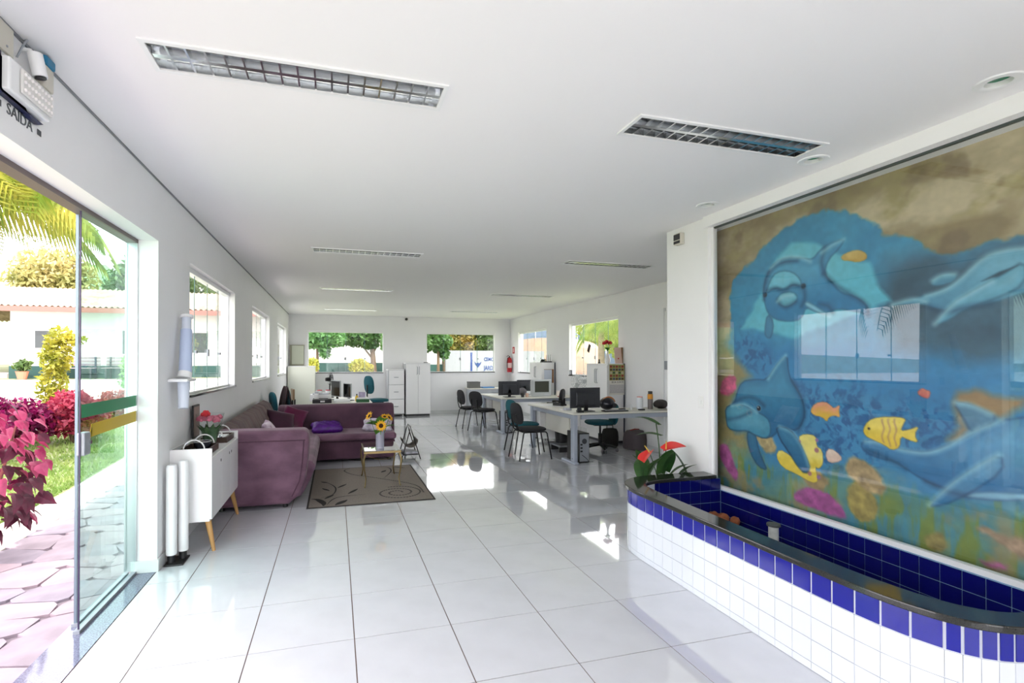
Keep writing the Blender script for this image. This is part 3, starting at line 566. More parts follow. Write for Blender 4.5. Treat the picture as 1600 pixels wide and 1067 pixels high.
# facing tiles around the outside: one blue course under the rim, white courses below
S_ = np.concatenate([[0], np.cumsum(np.linalg.norm(np.diff(outer, axis=0), axis=1))])
def at_s(s): return np.array([np.interp(s, S_, outer[:,0]), np.interp(s, S_, outer[:,1])])
cuts = [0.0]; s = 0.0
while s < S_[-1]-0.03:
    p0, p1 = at_s(s), at_s(min(s+0.105, S_[-1])); pm_ = at_s(min(s+0.0525, S_[-1])); sag = np.linalg.norm((p0+p1)/2-pm_)
    s += 0.0525 if sag > 0.0028 else 0.105; cuts.append(min(s, S_[-1]))
tmesh = {}
def facing(w_, h_, mat, nm):
    key = (round(w_, 3), round(h_, 3), nm)
    if key not in tmesh:
        m_ = MB().box(-w_/2, -0.006, 0, w_/2, 0.0, h_).mesh(nm); m_.materials.append(mat); tmesh[key] = m_
    return tmesh[key]
for a, b in zip(cuts[:-1], cuts[1:]):
    p0, p1 = at_s(a), at_s(b); m_ = (p0+p1)/2; wd = np.linalg.norm(p1-p0)-0.005; ang = math.atan2(p1[1]-p0[1], p1[0]-p0[0])
    if wd < 0.02: continue
    for z, hh, mat, nm in ((0.376, 0.104, M_bt, 'blue_tile'), (0.265, 0.106, M_wt, 'white_tile'), (0.154, 0.106, M_wt, 'white_tile'), (0.043, 0.106, M_wt, 'white_tile'), (0.003, 0.037, M_wt, 'white_tile')):
        w2 = wd-0.006 if nm == 'blue_tile' else wd+0.003
        # the path runs so that its right-hand side faces the room
        inst(nm, facing(w2, hh, mat, nm), bs, (m_[0]+OX, m_[1]+OY, z), (0, 0, ang+PI))
# inside: blue tiles, shade put into their darker colour, on the back wall (under the track) and on the far end wall
MB().box(3.236+OX, 1.2+OY, 0.0, 3.30+OX, 3.7+OY, 0.385).build('back_wall', M_gb, bs)
MB().box(3.236+OX, 3.7+OY, 0.0, 3.30+OX, 3.765+OY, 0.385).build('back_wall_end', M_gb, bs)
ib = MB().box(-0.003, -0.049, 0, 0.003, 0.049, 0.098).mesh('inner_tile'); ib.materials.append(M_bt_shade)
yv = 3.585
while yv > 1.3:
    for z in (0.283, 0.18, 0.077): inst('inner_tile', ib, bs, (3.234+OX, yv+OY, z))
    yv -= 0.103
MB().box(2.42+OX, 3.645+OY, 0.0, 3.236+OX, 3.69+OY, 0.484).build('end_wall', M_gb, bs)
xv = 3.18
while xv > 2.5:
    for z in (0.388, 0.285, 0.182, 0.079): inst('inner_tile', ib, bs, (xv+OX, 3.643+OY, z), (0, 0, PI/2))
    xv -= 0.103
lt = MB().box(-0.04, -0.1, 0, 0.04, 0.1, 0.006).mesh('ledge_tile'); lt.materials.append(pm('ledge_blue', (44,58,96), 0.15))
MB().box(3.30+OX, 0.5+OY, 0.0, 3.397+OX, 3.95+OY, 0.37).build('ledge', M_gb, bs)
yv = 3.82
while yv > 0.6: inst('ledge_tile', lt, bs, (3.352+OX, yv+OY, 0.37)); yv -= 0.206
MB().prism([(x+OX, y+OY) for x, y in offs(inner, 0.012)[::4]], 0.0, 0.06).build('basin_floor', M_bed, bs)
# water
wm = pm('dark_water', (6,8,14), 0.02, spec=0.6)
MB().prism([(x+OX, y+OY) for x, y in offs(inner, 0.004)[::4]], 0.06, 0.16).build('water', wm, bs)
# standpipe
sp = thing('standpipe', 'short white drain pipe with dark cap standing in the blue basin', 'pipe', (2.74, 2.62, 0.16))
MB().cyl((0,0,0), (0,0,0.275), 0.03, n=20).build('pipe', pm('dirty_white_pvc', (205,208,204), 0.5, noise=0.25, nscale=20), sp, smooth=True)
MB().lathe([(0.0, 0.275), (0.039, 0.275), (0.041, 0.282), (0.039, 0.292), (0.0, 0.294)], 20).build('cap', pm('cap_grey', (70,72,72), 0.5), sp, smooth=True)
for i, (x, y, r) in enumerate(((3.02, 3.50, 0.05), (3.10, 3.46, 0.055), (3.16, 3.40, 0.045), (2.95, 3.54, 0.045), (3.08, 3.55, 0.05))):
    st_ = MB().ell((0, 0, r*0.7), (r, r*0.8, r*0.8), 10, 7, lambda d: 1+0.12*math.sin(7*d.x+3*d.y+i)).build('pebble', pm('orange_stone', (168,98,62), 0.8, noise=0.4, nscale=30), smooth='all', loc=(x, y, 0.162))
    tag(st_, ['orange brown stone in the middle of the little pile in the basin', 'largest orange brown stone of the pile in the basin', 'orange brown stone of the pile nearest the viewer', 'leftmost orange brown stone of the pile in the basin', 'orange brown stone of the pile touching the end tiles'][i], 'stone', 'stones in the basin')
# ------------------------------------------------------------------ the garden and the neighbouring houses
def gz(x, y): return -0.06 + max(0.0, y-6.5)*0.052
M_lawn = pm('lawn_soil', (118,130,88), 0.9, noise=1, nscale=1.2, col2=(150,154,110), bump=0.5, bscale=40)
M_blade = leafmat('grass_blade', (112,142,68), (150,166,96), 3)
b = MB(); gx = [-60,-40,-25,-16,-12,-9,-7,-5.5,-4.2,-3.06]; gxr = [XR+T, 7, 10, 15, 25, 45]; gy = [-20,-8,-2.8,0,3,5,6.5,8,10,12,14.71,17,20,24,30,40,60]
cols = gx + [-1.42] + gxr
for i in range(len(cols)-1):
    for j in range(len(gy)-1):
        x0, x1, y0, y1 = cols[i], cols[i+1], gy[j], gy[j+1]
        if x0 >= -1.42 and x1 <= XR+T and y0 >= -2.8 and y1 <= 14.71: continue
        if x0 >= -3.06 and x1 <= -1.42 and y1 <= 14.71 and y0 >= -2.8: continue
        b.quad((x0,y0,gz(x0,y0)), (x1,y0,gz(x1,y0)), (x1,y1,gz(x1,y1)), (x0,y1,gz(x0,y1)))
struct(b.build('lawn', M_lawn))
b = MB()
for k in range(26000):
    if k % 5: x, y = -3.1-rng.random()**1.5*5, 3.5+rng.random()*8
    else: x, y = -3.1-rng.random()*8, 8+rng.random()*9
    a = rng.random()*6.28; s_ = 0.012+0.008*rng.random(); hh = 0.03+0.04*rng.random(); z = gz(x, y); dx, dy = math.cos(a)*s_, math.sin(a)*s_; n = len(b.v)
    b.v += [(x-dx, y-dy, z), (x+dx, y+dy, z), (x+rng.normal()*0.02, y+rng.normal()*0.02, z+hh)]; b.f.append((n, n+1, n+2))
tag(b.build('grass', M_blade), 'short grass blades of the lawn outside the entrance', 'grass', kind='stuff')
# flagstone walk along the left wall, with a pale kerb strip towards the lawn
pv = struct(MB().box(-2.62, -2.8, -0.2, -1.395, 14.7, -0.045).build('paving', pm('paving_mortar', (130,118,126), 0.9)))
M_flag = [pm('flagstone_a', (162,148,158), 0.8, noise=0.25, nscale=5), pm('flagstone_b', (152,142,154), 0.8, noise=0.25, nscale=6), pm('flagstone_c', (170,152,160), 0.8, noise=0.2, nscale=4)]
nx_, ny_ = 4, 62; LV = {}
for i in range(nx_+1):
    for j in range(ny_+1):
        jx = 0 if i in (0, nx_) else rng.uniform(-0.085, 0.085); jy = rng.uniform(-0.1, 0.1) if 0 < j < ny_ else 0
        LV[i, j] = (-2.61+1.21*i/nx_+jx, -2.7+17.2*j/ny_*0.99+jy)
for i in range(nx_):
    for j in range(ny_):
        q = [LV[i,j], LV[i+1,j], LV[i+1,j+1], LV[i,j+1]]; c = (sum(p[0] for p in q)/4, sum(p[1] for p in q)/4)
        # clip the corners for broken stone outlines
        poly = []
        for k in range(4):
            p, n_ = q[k], q[(k+1) % 4]; poly += [(p[0]*0.84+n_[0]*0.16, p[1]*0.84+n_[1]*0.16), (p[0]*0.14+n_[0]*0.86+rng.uniform(-.02,.02), p[1]*0.14+n_[1]*0.86+rng.uniform(-.02,.02))]
        poly = [((x-c[0])*0.988, (y-c[1])*0.988) for x, y in poly]
        o = MB().prism(poly, 0, 0.02).build('flagstone', M_flag[(i*3+j*5+int(rng.random()*2)) % 3], pv); o.location = (c[0], c[1], -0.05+rng.uniform(0, 0.004))
struct(MB().box(-3.06, -2.8, -0.2, -2.62, 14.7, -0.035).build('kerb_strip', pm('pale_concrete', (214,206,196), 0.85, noise=0.08, nscale=4)))
b = MB().quad((-40,16.2,gz(0,16.2)+.02), (-1.5,16.2,gz(0,16.2)+.02), (-1.5,23.2,gz(0,23.2)+.02), (-40,23.2,gz(0,23.2)+.02)); struct(b.build('driveway', pm('driveway_concrete', (220,214,204), 0.85)))
struct(MB().quad((XL-8,-18,-0.05), (30,-18,-0.05), (30,-2.8,-0.05), (XL-8,-2.8,-0.05)).build('forecourt', MATS['driveway_concrete']))

# foliage helper: many small leaf quads in clumps, one mesh per crown
def leafy(name, clumps, size, mat, parent, seed=0, flat=0.0, long=1.6):
    r = np.random.default_rng(seed); V = []; F = []
    for (cx, cy, cz, rx, ry, rz, n) in clumps:
        d = r.normal(size=(n, 3)); d /= np.linalg.norm(d, axis=1)[:, None]; rad = r.random(n)**0.4
        P = np.stack([cx+d[:,0]*rad*rx, cy+d[:,1]*rad*ry, cz+d[:,2]*rad*rz], 1)
        u = r.normal(size=(n, 3)); u[:,2] *= 1-flat; u /= np.linalg.norm(u, axis=1)[:, None]; v = np.cross(u, r.normal(size=(n, 3))); v /= np.linalg.norm(v, axis=1)[:, None]
        s = size*(0.6+0.8*r.random(n))[:, None]
        k = len(V)*4 if False else sum(len(a) for a in V)
        Q = np.stack([P-u*s*long/2, P+v*s*0.35, P+u*s*long/2, P-v*s*0.35], 1).reshape(-1, 3); V.append(Q); idx = k+np.arange(n*4).reshape(-1, 4); F += [tuple(q) for q in idx.tolist()]
    me = bpy.data.meshes.new(name); me.from_pydata(np.concatenate(V).tolist(), [], F); me.materials.append(mat)
    o = bpy.data.objects.new(name, me); COL.objects.link(o); o.parent = parent; return o
L_green = leafmat('leaf_green', (62,92,46), (104,126,64), 1.4); L_dark = leafmat('leaf_dark', (48,84,44), (84,120,58), 1.2); L_yel = leafmat('leaf_yellow', (180,168,56), (128,138,46), 2.5)
L_pale = leafmat('leaf_pale', (150,156,92), (190,176,120), 1.0); L_rust = leafmat('leaf_rust', (150,116,54), (120,132,58), 1.6); L_lime = leafmat('leaf_lime', (124,150,54), (176,182,84), 1.5)
M_bark = pm('bark', (104,84,66), 0.9, noise=0.35, nscale=10, bump=0.6, bscale=18)
def tree(label, x, y, hgt, tr, crowns, leaf, size, seed, group='garden trees', lean=(0,0), forks=()):
    z = gz(x, y); t = thing('tree', label, 'tree', (x, y, z), 0, group)
    MB().tube([(0,0,-0.1), (lean[0]*.3, lean[1]*.3, hgt*0.3), (lean[0]*.7, lean[1]*.7, hgt*0.65), (lean[0], lean[1], hgt)], [tr*1.25, tr, tr*0.85, tr*0.5], 9).build('trunk', M_bark, t, smooth=True)
    for (p, q, r_) in forks: MB().tube([p, ((p[0]+q[0])/2, (p[1]+q[1])/2, (p[2]+q[2])/2+0.08), q], [r_, r_*0.75, r_*0.4], 7).build('branch', M_bark, t, smooth=True)
    leafy('crown', crowns, size, leaf, t, seed); return t
def shrub(name, label, cat, x, y, clumps, leaf, size, seed, group=None, stem=True):
    z = gz(x, y); t = thing(name, label, cat, (x, y, z), 0, group)
    if stem:
        b = MB(); 
        for k in range(5): a = k*1.26; b.tube([(0,0,-0.05), (0.06*math.cos(a), 0.06*math.sin(a), clumps[0][2]*0.5), (clumps[0][3]*0.5*math.cos(a), clumps[0][4]*0.5*math.sin(a), clumps[0][2])], [0.014, 0.011, 0.006], 5)
        b.build('stems', M_bark, t)
    leafy('foliage', clumps, size, leaf, t, seed); return t
# near magenta coleus by the door: every leaf its own
L_mag = leafmat('coleus_magenta', (116,14,60), (164,56,98), 9); L_wine = leafmat('coleus_wine', (52,10,30), (92,16,50), 9)
cp = thing('coleus_plant', 'big magenta and wine leaved coleus just outside the open door', 'plant', (-2.66, 4.8, -0.045), 0, 'magenta garden plants')
b = MB()
for k in range(9): a = k*0.7; r_ = 0.16+0.16*rng.random(); b.tube([(0.02*math.cos(a), 0.02*math.sin(a), 0), (r_*0.5*math.cos(a), r_*0.5*math.sin(a), 0.55), (r_*math.cos(a), r_*math.sin(a), 0.95+0.2*rng.random())], [0.014, 0.011, 0.006], 6)
b.build('stems', pm('coleus_stem', (120,60,60), 0.6), cp)
def leaf_mesh(name, L, W, mat, fold=0.25, droop=0.25, nseg=6, serr=0.0):
    b = MB()
    for i in range(nseg+1):
        t_ = i/nseg; w_ = W*math.sin(PI*min(1, t_*0.97+0.03)**0.75)*(1+serr*(i % 2)); z = -droop*L*t_*t_
        b.v += [(t_*L, -w_/2, z+fold*w_/2), (t_*L, 0, z), (t_*L, w_/2, z+fold*w_/2)]
    for i in range(nseg): n = 3*i; b.f += [(n, n+3, n+4, n+1), (n+1, n+4, n+5, n+2)]
    m_ = b.mesh(name); m_.materials.append(mat); return m_
lm = [leaf_mesh('leaf', 0.10, 0.075, L_mag, 0.2, 0.5, 8, 0.12), leaf_mesh('leaf', 0.115, 0.08, L_wine, 0.25, 0.7, 8, 0.12)]
for k in range(295):
    a = rng.random()*6.28; zz = 0.28+0.95*rng.random(); rr = (0.46-0.28*abs(zz-0.75))*(0.55+0.45*rng.random())
    inst('leaf', lm[0 if rng.random() < 0.25+0.55*(zz > 0.65) else 1], cp, (rr*math.cos(a), rr*math.sin(a), zz), (rng.normal()*0.4, 0.2+0.5*rng.random(), a+rng.normal()*0.5), [0.7+0.6*rng.random()]*3)
L_mg2 = leafmat('magenta_bed', (150,16,92), (84,14,56), 8); L_pk2 = leafmat('pink_red_bed', (180,60,84), (136,26,60), 8); L_cor = leafmat('coral_bed', (176,72,62), (140,46,54), 8)
shrub('magenta_shrub', 'deep magenta shrub in the flower bed left of the yellow bush', 'shrub', -5.0, 10.0, [(0,0,.45,.42,.4,.35,900), (.3,-.1,.4,.35,.35,.3,700), (-.35,0,.5,.4,.4,.32,700)], L_mg2, 0.07, 3, 'flower bed shrubs')
shrub('pink_shrub', 'pink red shrub of the flower bed nearest the glass door leaf', 'shrub', -4.3, 10.1, [(0,0,.5,.36,.4,.4,1000), (.2,.1,.42,.3,.35,.34,700), (-.15,.3,.55,.35,.35,.36,700)], L_pk2, 0.07, 4, 'flower bed shrubs')
shrub('magenta_shrub', 'low magenta shrub at the left picture edge behind the coleus', 'shrub', -5.0, 8.6, [(0,0,.5,.6,.5,.42,1200), (-.6,.2,.5,.5,.45,.4,800)], L_mg2, 0.075, 5, 'flower bed shrubs')
shrub('yellow_bush', 'slim yellow leaved bush rising from the flower bed', 'bush', -4.85, 10.7, [(0,0,.9,.24,.24,.4,700), (.05,0,1.4,.26,.26,.35,700), (.1,0,1.75,.22,.22,.25,300), (.3,0,1.75,.2,.2,.12,160)], L_yel, 0.06, 6)
shrub('coral_shrub', 'coral red low shrub seen through the glass door', 'shrub', -4.72, 13.0, [(0,0,.32,.38,.4,.3,900), (.25,0,.35,.3,.3,.32,600), (-.3,0,.2,.25,.3,.2,400)], L_cor, 0.06, 7, 'flower bed shrubs')
shrub('green_bush', 'upright green bush behind the coral shrub', 'bush', -4.75, 14.0, [(0,0,.75,.3,.3,.3,500), (.08,0,1.1,.32,.3,.32,600), (.15,0,1.45,.26,.25,.25,400)], leafmat('leaf_soft', (120,164,92), (160,190,120), 2), 0.07, 8)
# palms
L_palm = leafmat('palm_leaflet', (100,124,36), (168,160,66), 3); L_palmd = leafmat('palm_leaflet_dark', (96,128,60), (150,160,80), 3)
def frond_mesh(L, droop, mat, n=28, lw=0.045, ll=0.75):
    b = MB(); pts = []
    for i in range(9): t_ = i/8; pts.append((L*t_*(1-0.12*t_), 0, 0.35*L*math.sin(t_*1.6)*0.6-droop*L*t_**2.2))
    b.tube(pts, [0.022*(1-0.75*i/8) for i in range(9)], 5)
    for i in range(n*2):
        t_ = 0.12+0.88*(i//2)/(n-1)*0.98; f_ = t_*8; k = min(int(f_), 7); p = Vector(pts[k]).lerp(Vector(pts[k+1]), f_-k); s = 1 if i % 2 else -1
        l_ = ll*math.sin(PI*(0.18+0.75*t_))**0.7; dirv = Vector((0.45, s*0.75, -0.1)).normalized(); tip = p+dirv*l_*0.55; tip2 = p+dirv*l_*0.72+Vector((0.05, 0, -l_*0.62))
        n0 = len(b.v); w_ = Vector((lw/2, 0, 0.0)); b.v += [tuple(p-w_*0.5), tuple(p+w_*0.5), tuple(tip+w_), tuple(tip-w_), tuple(tip2)]; b.f += [(n0, n0+1, n0+2, n0+3), (n0+3, n0+2, n0+4)]
    m_ = b.mesh('frond'); m_.materials.append(mat); return m_
def palm(label, x, y, hgt, L, n, mat, seed, tr=0.13, droop=0.6, lean=(0,0), az=None, group='palms'):
    r = np.random.default_rng(seed); z = gz(x, y); t = thing('palm_tree', label, 'palm', (x, y, z), 0, group); pts = []
    for i in range(8): q = i/7; pts.append((lean[0]*q, lean[1]*q, -0.1+(hgt+0.1)*q))
    MB().tube(pts, [tr*(1.2-0.35*i/7) for i in range(8)], 10).build('trunk', pm('palm_bark', (136,122,104), 0.9, noise=0.3, nscale=3, stretch=(1,1,6), bump=0.5, bscale=14), t, smooth=True)
    ms = [frond_mesh(L, droop*(0.7+0.5*k/2), mat) for k in range(3)]
    for k in range(n):
        a = (az[k] if az else 2*PI*k/n+r.normal()*0.15); inst('frond', ms[k % 3], t, (lean[0], lean[1], hgt), (r.normal()*0.25, -0.5+r.random()*0.75, a), [0.85+0.3*r.random()]*3)
    return t
palm('palm tree with sunlit drooping fronds at the left picture edge', -3.95, 6.6, 3.35, 1.75, 17, L_palm, 2, 0.13, 0.55)
palm('tall palm outside the near right window', 10.3, 18.1, 2.6, 2.3, 14, L_palmd, 4, 0.13, 0.5)
palm('leaning palm just behind the tall one outside the right window', 8.4, 13.4, 2.5, 2.0, 12, L_palmd, 5, 0.07, 0.5, (0.3, 0.5))
# the house across the drive
M_hw = pm('house_plaster', (192,188,186), 0.8, noise=0.04, nscale=1); M_hg = pm('green_dado', (30,66,62), 0.7); M_fas = pm('terracotta_fascia', (140,88,80), 0.7); M_rt = pm('clay_tiles', (176,156,136), 0.8, noise=0.3, nscale=2, col2=(134,116,98))
M_dg = pm('dark_pane', (52,58,58), 0.15)
def house(x0, x1, y0, depth, z0, eave, label, wins, ridge=1.3, dado=0.5, roof=True, porch=0.0):
    t = thing('house', label, 'house', ((x0+x1)/2, y0, z0)); ox = -(x0+x1)/2; hh = eave-z0
    MB().box(x0+ox, 0, -0.3, x1+ox, depth, hh).build('wall', M_hw, t)
    MB().box(x0+ox-0.02, -0.03, -0.3, x1+ox+0.02, 0.0, dado).build('dado', M_hg, t)
    if roof:
        b = MB(); n = int((x1-x0+1+porch)/0.2); a0 = x0-0.5-porch+ox
        for k in range(n*4+1):     # corrugated rows of clay tiles
            x = a0+k*0.05; w_ = 0.035*math.cos(k*PI/2); b.v += [(x, -0.7, hh+0.02+w_), (x, depth*0.5, hh+ridge+w_), (x, depth+0.7, hh+0.02+w_)]
            if k: i = 3*(k-1); b.f += [(i, i+3, i+4, i+1), (i+1, i+4, i+5, i+2)]
        b.build('roof', M_rt, t); MB().box(a0, -0.72, hh-0.2, x1+0.5+ox, -0.68, hh).build('fascia', M_fas, t); MB().box(a0, -0.68, hh-0.06, x1+0.5+ox, 0.0, hh-0.02).build('soffit', M_hw, t)
    for (a, b_, c, d) in wins:
        wn = MB().box(a+ox, -0.02, c-z0, b_+ox, 0.02, d-z0).build('window', M_dg, t); MB().box(a+ox-0.03, -0.03, c-z0-0.05, b_+ox+0.03, 0.0, c-z0).build('sill', M_hw, wn)
    return t
H = house(-12.3, -3.0, 24.0, 8.0, 0.85, 3.66, 'white house with clay tile roof across the drive', [(-11.48, -10.9, 2.06, 2.75), (-8.47, -7.9, 1.84, 2.8), (-6.2, -5.3, 1.9, 2.75)], porch=5.0)
MB().box(-9.4+0, 0.3, -0.3, -4.9, 6.0, 0.2).build('porch_floor', M_hw, H)
MB().box(-9.6, -0.5, -0.2, -9.35, -0.25, 2.7).build('porch_post', M_hw, H)
MB().box(-9.3, 0.1, 0.85, -4.7, 0.16, 0.92).build('porch_rail', M_white, H)
text('lettering', 'P', 0.22, pm('sign_green', (60,90,84), 0.6), H, axes((-8.02+7.65, -0.03, 2.12), (1,0,0), (0,0,1)))
def bench(x, y, label):
    t = thing('garden_bench', label, 'bench', (x, y, gz(x, y)+0.02)); m_ = pm('bench_slats', (128,108,112), 0.6)
    for k in range(4): MB().box(-0.8, -0.2+0.12*k, 0.42, 0.8, -0.1+0.12*k, 0.45).build('slat', m_, t)
    for k in range(3): MB().box(-0.8, 0.27, 0.52+0.13*k, 0.8, 0.30, 0.62+0.13*k).build('slat', m_, t)
    for s in (-0.65, 0.65): MB().box(s-0.03, -0.2, 0, s+0.03, -0.15, 0.42).box(s-0.03, 0.24, 0, s+0.03, 0.27, 0.88).build('leg', M_dark, t)
bench(-9.9, 23.3, 'slatted garden bench against the white house'); bench(-8.1, 23.35, 'second slatted bench, seen through the door glass')
pp = thing('potted_plant', 'small plant in a clay pot in front of the white house', 'plant', (-11.55, 23.3, gz(0, 23.3)+0.02))
MB().lathe([(0.13,0),(0.2,0.3),(0.22,0.32),(0.18,0.32),(0.0,0.28)], 14).build('pot', pm('clay_pot', (176,110,86), 0.8), pp); leafy('leaves', [(0,0,0.55,.3,.3,.25,120)], 0.16, L_green, pp, 12)
# trees and hill behind the house
tree('pale dry tree behind the white house roof', -15.6, 34.0, 4.5, 0.2, [(0,0,5.2,1.9,1.5,1.5,1600), (-.9,0,4.5,1.4,1.2,1.2,900), (1.2,0,4.8,1.2,1.2,1.3,900)], L_pale, 0.22, 14)
for i, (x, y, s_) in enumerate(((-11.5, 38, 1.15), (-5.4, 37, 1.0), (0.2, 40, 1.0))):
    tree(['round green tree above the house roof, seen through the door glass', 'green tree above the house roof, seen through the nearest left window', 'green tree behind the house, right of its ridge'][i], x, y, 4.0*s_, 0.2, [(0,0,4.9*s_,2.3,1.8,1.6,2200), (1.6,0,4.3*s_,1.6,1.5,1.3,1200), (-1.5,0,4.4*s_,1.6,1.5,1.3,1200)], L_green, 0.24, 20+i)
b = MB(); nn = 40
for i in range(nn+1):
    x = -75+i*2.4; top = 9.5+5.5*math.exp(-((x+33)/7)**2)+0.8*math.sin(x*0.9)+0.5*math.sin(x*2.3); top = top if x < 0 else top*0.9
    b.v += [(x, 78, 0), (x, 80, top*0.6), (x, 84, top), (x, 95, top*0.8)]
    if i: n = 4*(i-1); b.f += [(n+k, n+4+k, n+5+k, n+1+k) for k in range(3)]
struct(b.build('hills', pm('hill_forest', (104,134,96), 0.9, noise=1, nscale=0.5, col2=(140,160,120), bump=1.0, bscale=2), smooth='all'))
# behind the back wall: low building, street trees, yellow shrubs
house(-1.6, 3.6, 26.0, 5.0, 0.95, 4.2, 'white building with green dado outside the left back window', [], roof=False, dado=0.52)
tree('leafy street tree with forked trunk outside the left back window', 1.75, 24.0, 2.2, 0.12, [(-.75,0,1.85,1.1,.8,.5,1900), (.3,0,2.1,.9,.8,.5,1200), (-1.5,0,1.75,.6,.5,.35,600), (-.2,0,1.45,.4,.4,.2,250)], L_dark, 0.15, 31, lean=(-0.15, 0), forks=(((0,0,0.7), (-.9,0,1.7), 0.05), ((-.1,0,1.0), (.5,0,2.0), 0.05)))
tree('slim dark tree at the right of the left back window', 2.35, 21.5, 2.0, 0.05, [(.05,0,1.6,.6,.5,.6,1300), (0,.1,1.05,.3,.3,.25,200)], L_dark, 0.13, 32)
tree('bright green tree at the left of the left back window', -0.75, 22.5, 2.2, 0.06, [(0,0,1.8,.8,.7,.5,1400), (.3,0,1.25,.25,.3,.4,350), (-.6,0,1.7,.5,.5,.5,600), (.7,0,1.75,.5,.5,.4,500)], leafmat('leaf_mid', (104,146,84), (70,116,64), 2), 0.13, 33)
shrub('yellow_shrub', 'yellow leaved shrub outside the left back window, below the tree', 'shrub', 0.95, 22.5, [(0,0,.55,.45,.4,.35,700), (.4,0,.45,.3,.3,.25,300)], L_yel, 0.09, 34, 'yellow shrubs')
shrub('yellow_shrub', 'small yellow shrub at the left end of the left back window', 'shrub', -0.85, 20.0, [(0,0,.75,.25,.25,.3,400)], L_yel, 0.08, 35, 'yellow shrubs')
shrub('lime_shrub', 'lime green shrub at the right edge of the left back window', 'shrub', 2.22, 19.5, [(0,0,.9,.22,.22,.4,450), (.05,0,1.45,.26,.25,.35,450)], L_lime, 0.09, 36)
# white lettered wall outside the right back window
wz = gz(0, 22)
lw_ = thing('garden_wall', 'white boundary wall with blue lettering outside the right back window', 'wall', (6.5, 22.0, wz))
MB().box(-1.75, 0, -0.3, 3.0, 0.2, 1.28).build('wall', pm('boundary_plaster', (132,134,140), 0.8), lw_)
M_bl = pm('sign_blue', (20,50,104), 0.6)
MB().box(-0.62, -0.012, -0.1, -0.53, 0.0, 1.2).build('stripe', M_bl, lw_); MB().box(-0.86, -0.1, -0.2, -0.7, 0.0, 0.35).build('meter_box', M_grey, lw_)
text('lettering', 'CEMO', 0.22, M_bl, lw_, axes((0.26, -0.004, 0.88), (1,0,0), (0,0,1)), sx=0.78, bold=0.008); text('lettering', 'JARDI', 0.27, M_bl, lw_, axes((0.26, -0.004, 0.48), (1,0,0), (0,0,1)), sx=0.72, bold=0.01)
MB().prism([(-0.3,0.66),(-0.17,0.5),(-0.04,0.66),(0.0,0.78),(-0.1,0.7),(-0.17,0.74),(-0.24,0.7),(-0.33,0.78)], 0.001, 0.006, axes((-0.1,0,0), (1,0,0), (0,0,1))).build('emblem', M_bl, lw_)
house(3.65, 4.7, 22.6, 3.0, 0.78, 3.6, 'pale building with green dado behind the tall cabinet window', [], roof=False, dado=0.62)
tree('green tree hanging over the pale building outside the right back window', 4.1, 20.5, 2.2, 0.06, [(0,0,1.7,.6,.5,.5,1000), (.25,0,1.25,.25,.25,.3,220), (-.5,0,1.7,.3,.3,.5,300)], L_dark, 0.13, 41)
for i, (x, m_) in enumerate(((5.4, L_rust), (6.5, L_rust), (7.6, L_green))):
    tree(['rust tinged tree above the white wall, nearest the pale building', 'second rust tinged tree above the white wall', 'green tree above the lettering of the white wall'][i], x, 25.5, 2.6, 0.09, [(0,0,1.6,.85,.7,.55,1600), (.1,0,2.4,.9,.8,.6,900)], m_, 0.14, 42+i)
# right side: arched pink building, grey fence, bright foliage
ar = thing('arched_building', 'pale pink building with arched gable outside the far right window', 'building', (10.2, 24.5, gz(0, 24.5)), -1.1)
poly = [(-2.4,-0.5),(2.4,-0.5),(2.4,1.35)] + [(2.4*math.cos(a), 1.35+0.55*math.sin(a)) for a in np.linspace(0.2, PI-0.2, 12)] + [(-2.4,1.35)]
MB().prism(poly, 0, 2.0, axes((0,2.0,0), (1,0,0), (0,0,1))).build('wall', pm('pink_plaster', (186,150,134), 0.8), ar)
for k in (-1.2, 0.3, 1.4): MB().box(k-0.25, -0.03, 0.2, k+0.25, 0.0, 0.8).build('window', M_dg, ar)
fe = thing('metal_fence', 'tall blue grey sheet fence behind the arched building', 'fence', (14.0, 34.0, gz(0, 34)), -0.5)
M_fe = pm('fence_sheet', (84,100,122), 0.5)
for k in range(14): MB().box(-7+k, 0, -0.5, -6.03+k, 0.08, 2.6+0.15*(k % 2)).build('panel', M_fe, fe)
for i, (x, y, s_) in enumerate(((12.5, 20.0, 1.0), (14.5, 26.5, 1.3), (19.5, 29.0, 1.2), (11.3, 16.6, 0.8))):
    tree(['yellow green tree outside the near right window, behind the palms', 'tall yellow green tree farthest outside the right windows', 'lime tree between the palms and the arched building', 'lime tree close to the near right window'][i], x, y, 2.4*s_, 0.08, [(0,0,2.6*s_,1.4*s_,1.2*s_,1.0*s_,1500), (.5,.4,1.6*s_,1.0*s_,.9*s_,.7*s_,900)], L_lime, 0.16, 60+i, 'right side trees')
# ------------------------------------------------------------------ left wall fittings
M_navy = pm('navy_plastic', (30,36,72), 0.4); M_beige = pm('beige_plastic', (206,202,190), 0.5); M_lens = pm('led_lens', (228,226,222), 0.25)
W0 = XL
el = thing('emergency_light', 'white and navy emergency light fixed above the exit lettering', 'emergency light', (W0+0.002, 2.43, 2.59))
MB().prism([(-0.15,-0.07),(0.15,-0.07),(0.12,-0.085),(0.06,-0.085),(0.04,-0.075),(-0.13,-0.075),(-0.155,-0.05),(-0.155,0.08),(-0.135,0.08),(-0.135,-0.045)], 0, 0.02, axes((0,0,0), (0,1,0), (0,0,1))).build('tray', M_navy, el)
MB().box(0, -0.13, -0.06, 0.045, 0.15, 0.07).build('body', M_white, el, bevel=0.008)
MB().box(0.046, -0.07, -0.04, 0.056, 0.145, 0.055).build('lens', M_lens, el, bevel=0.004)
led = MB().lathe([(0.0075,0),(0.0065,0.005),(0,0.007)], 8).mesh('led'); led.materials.append(pm('led_white', (250,246,244), 0.2)); led.materials[0]
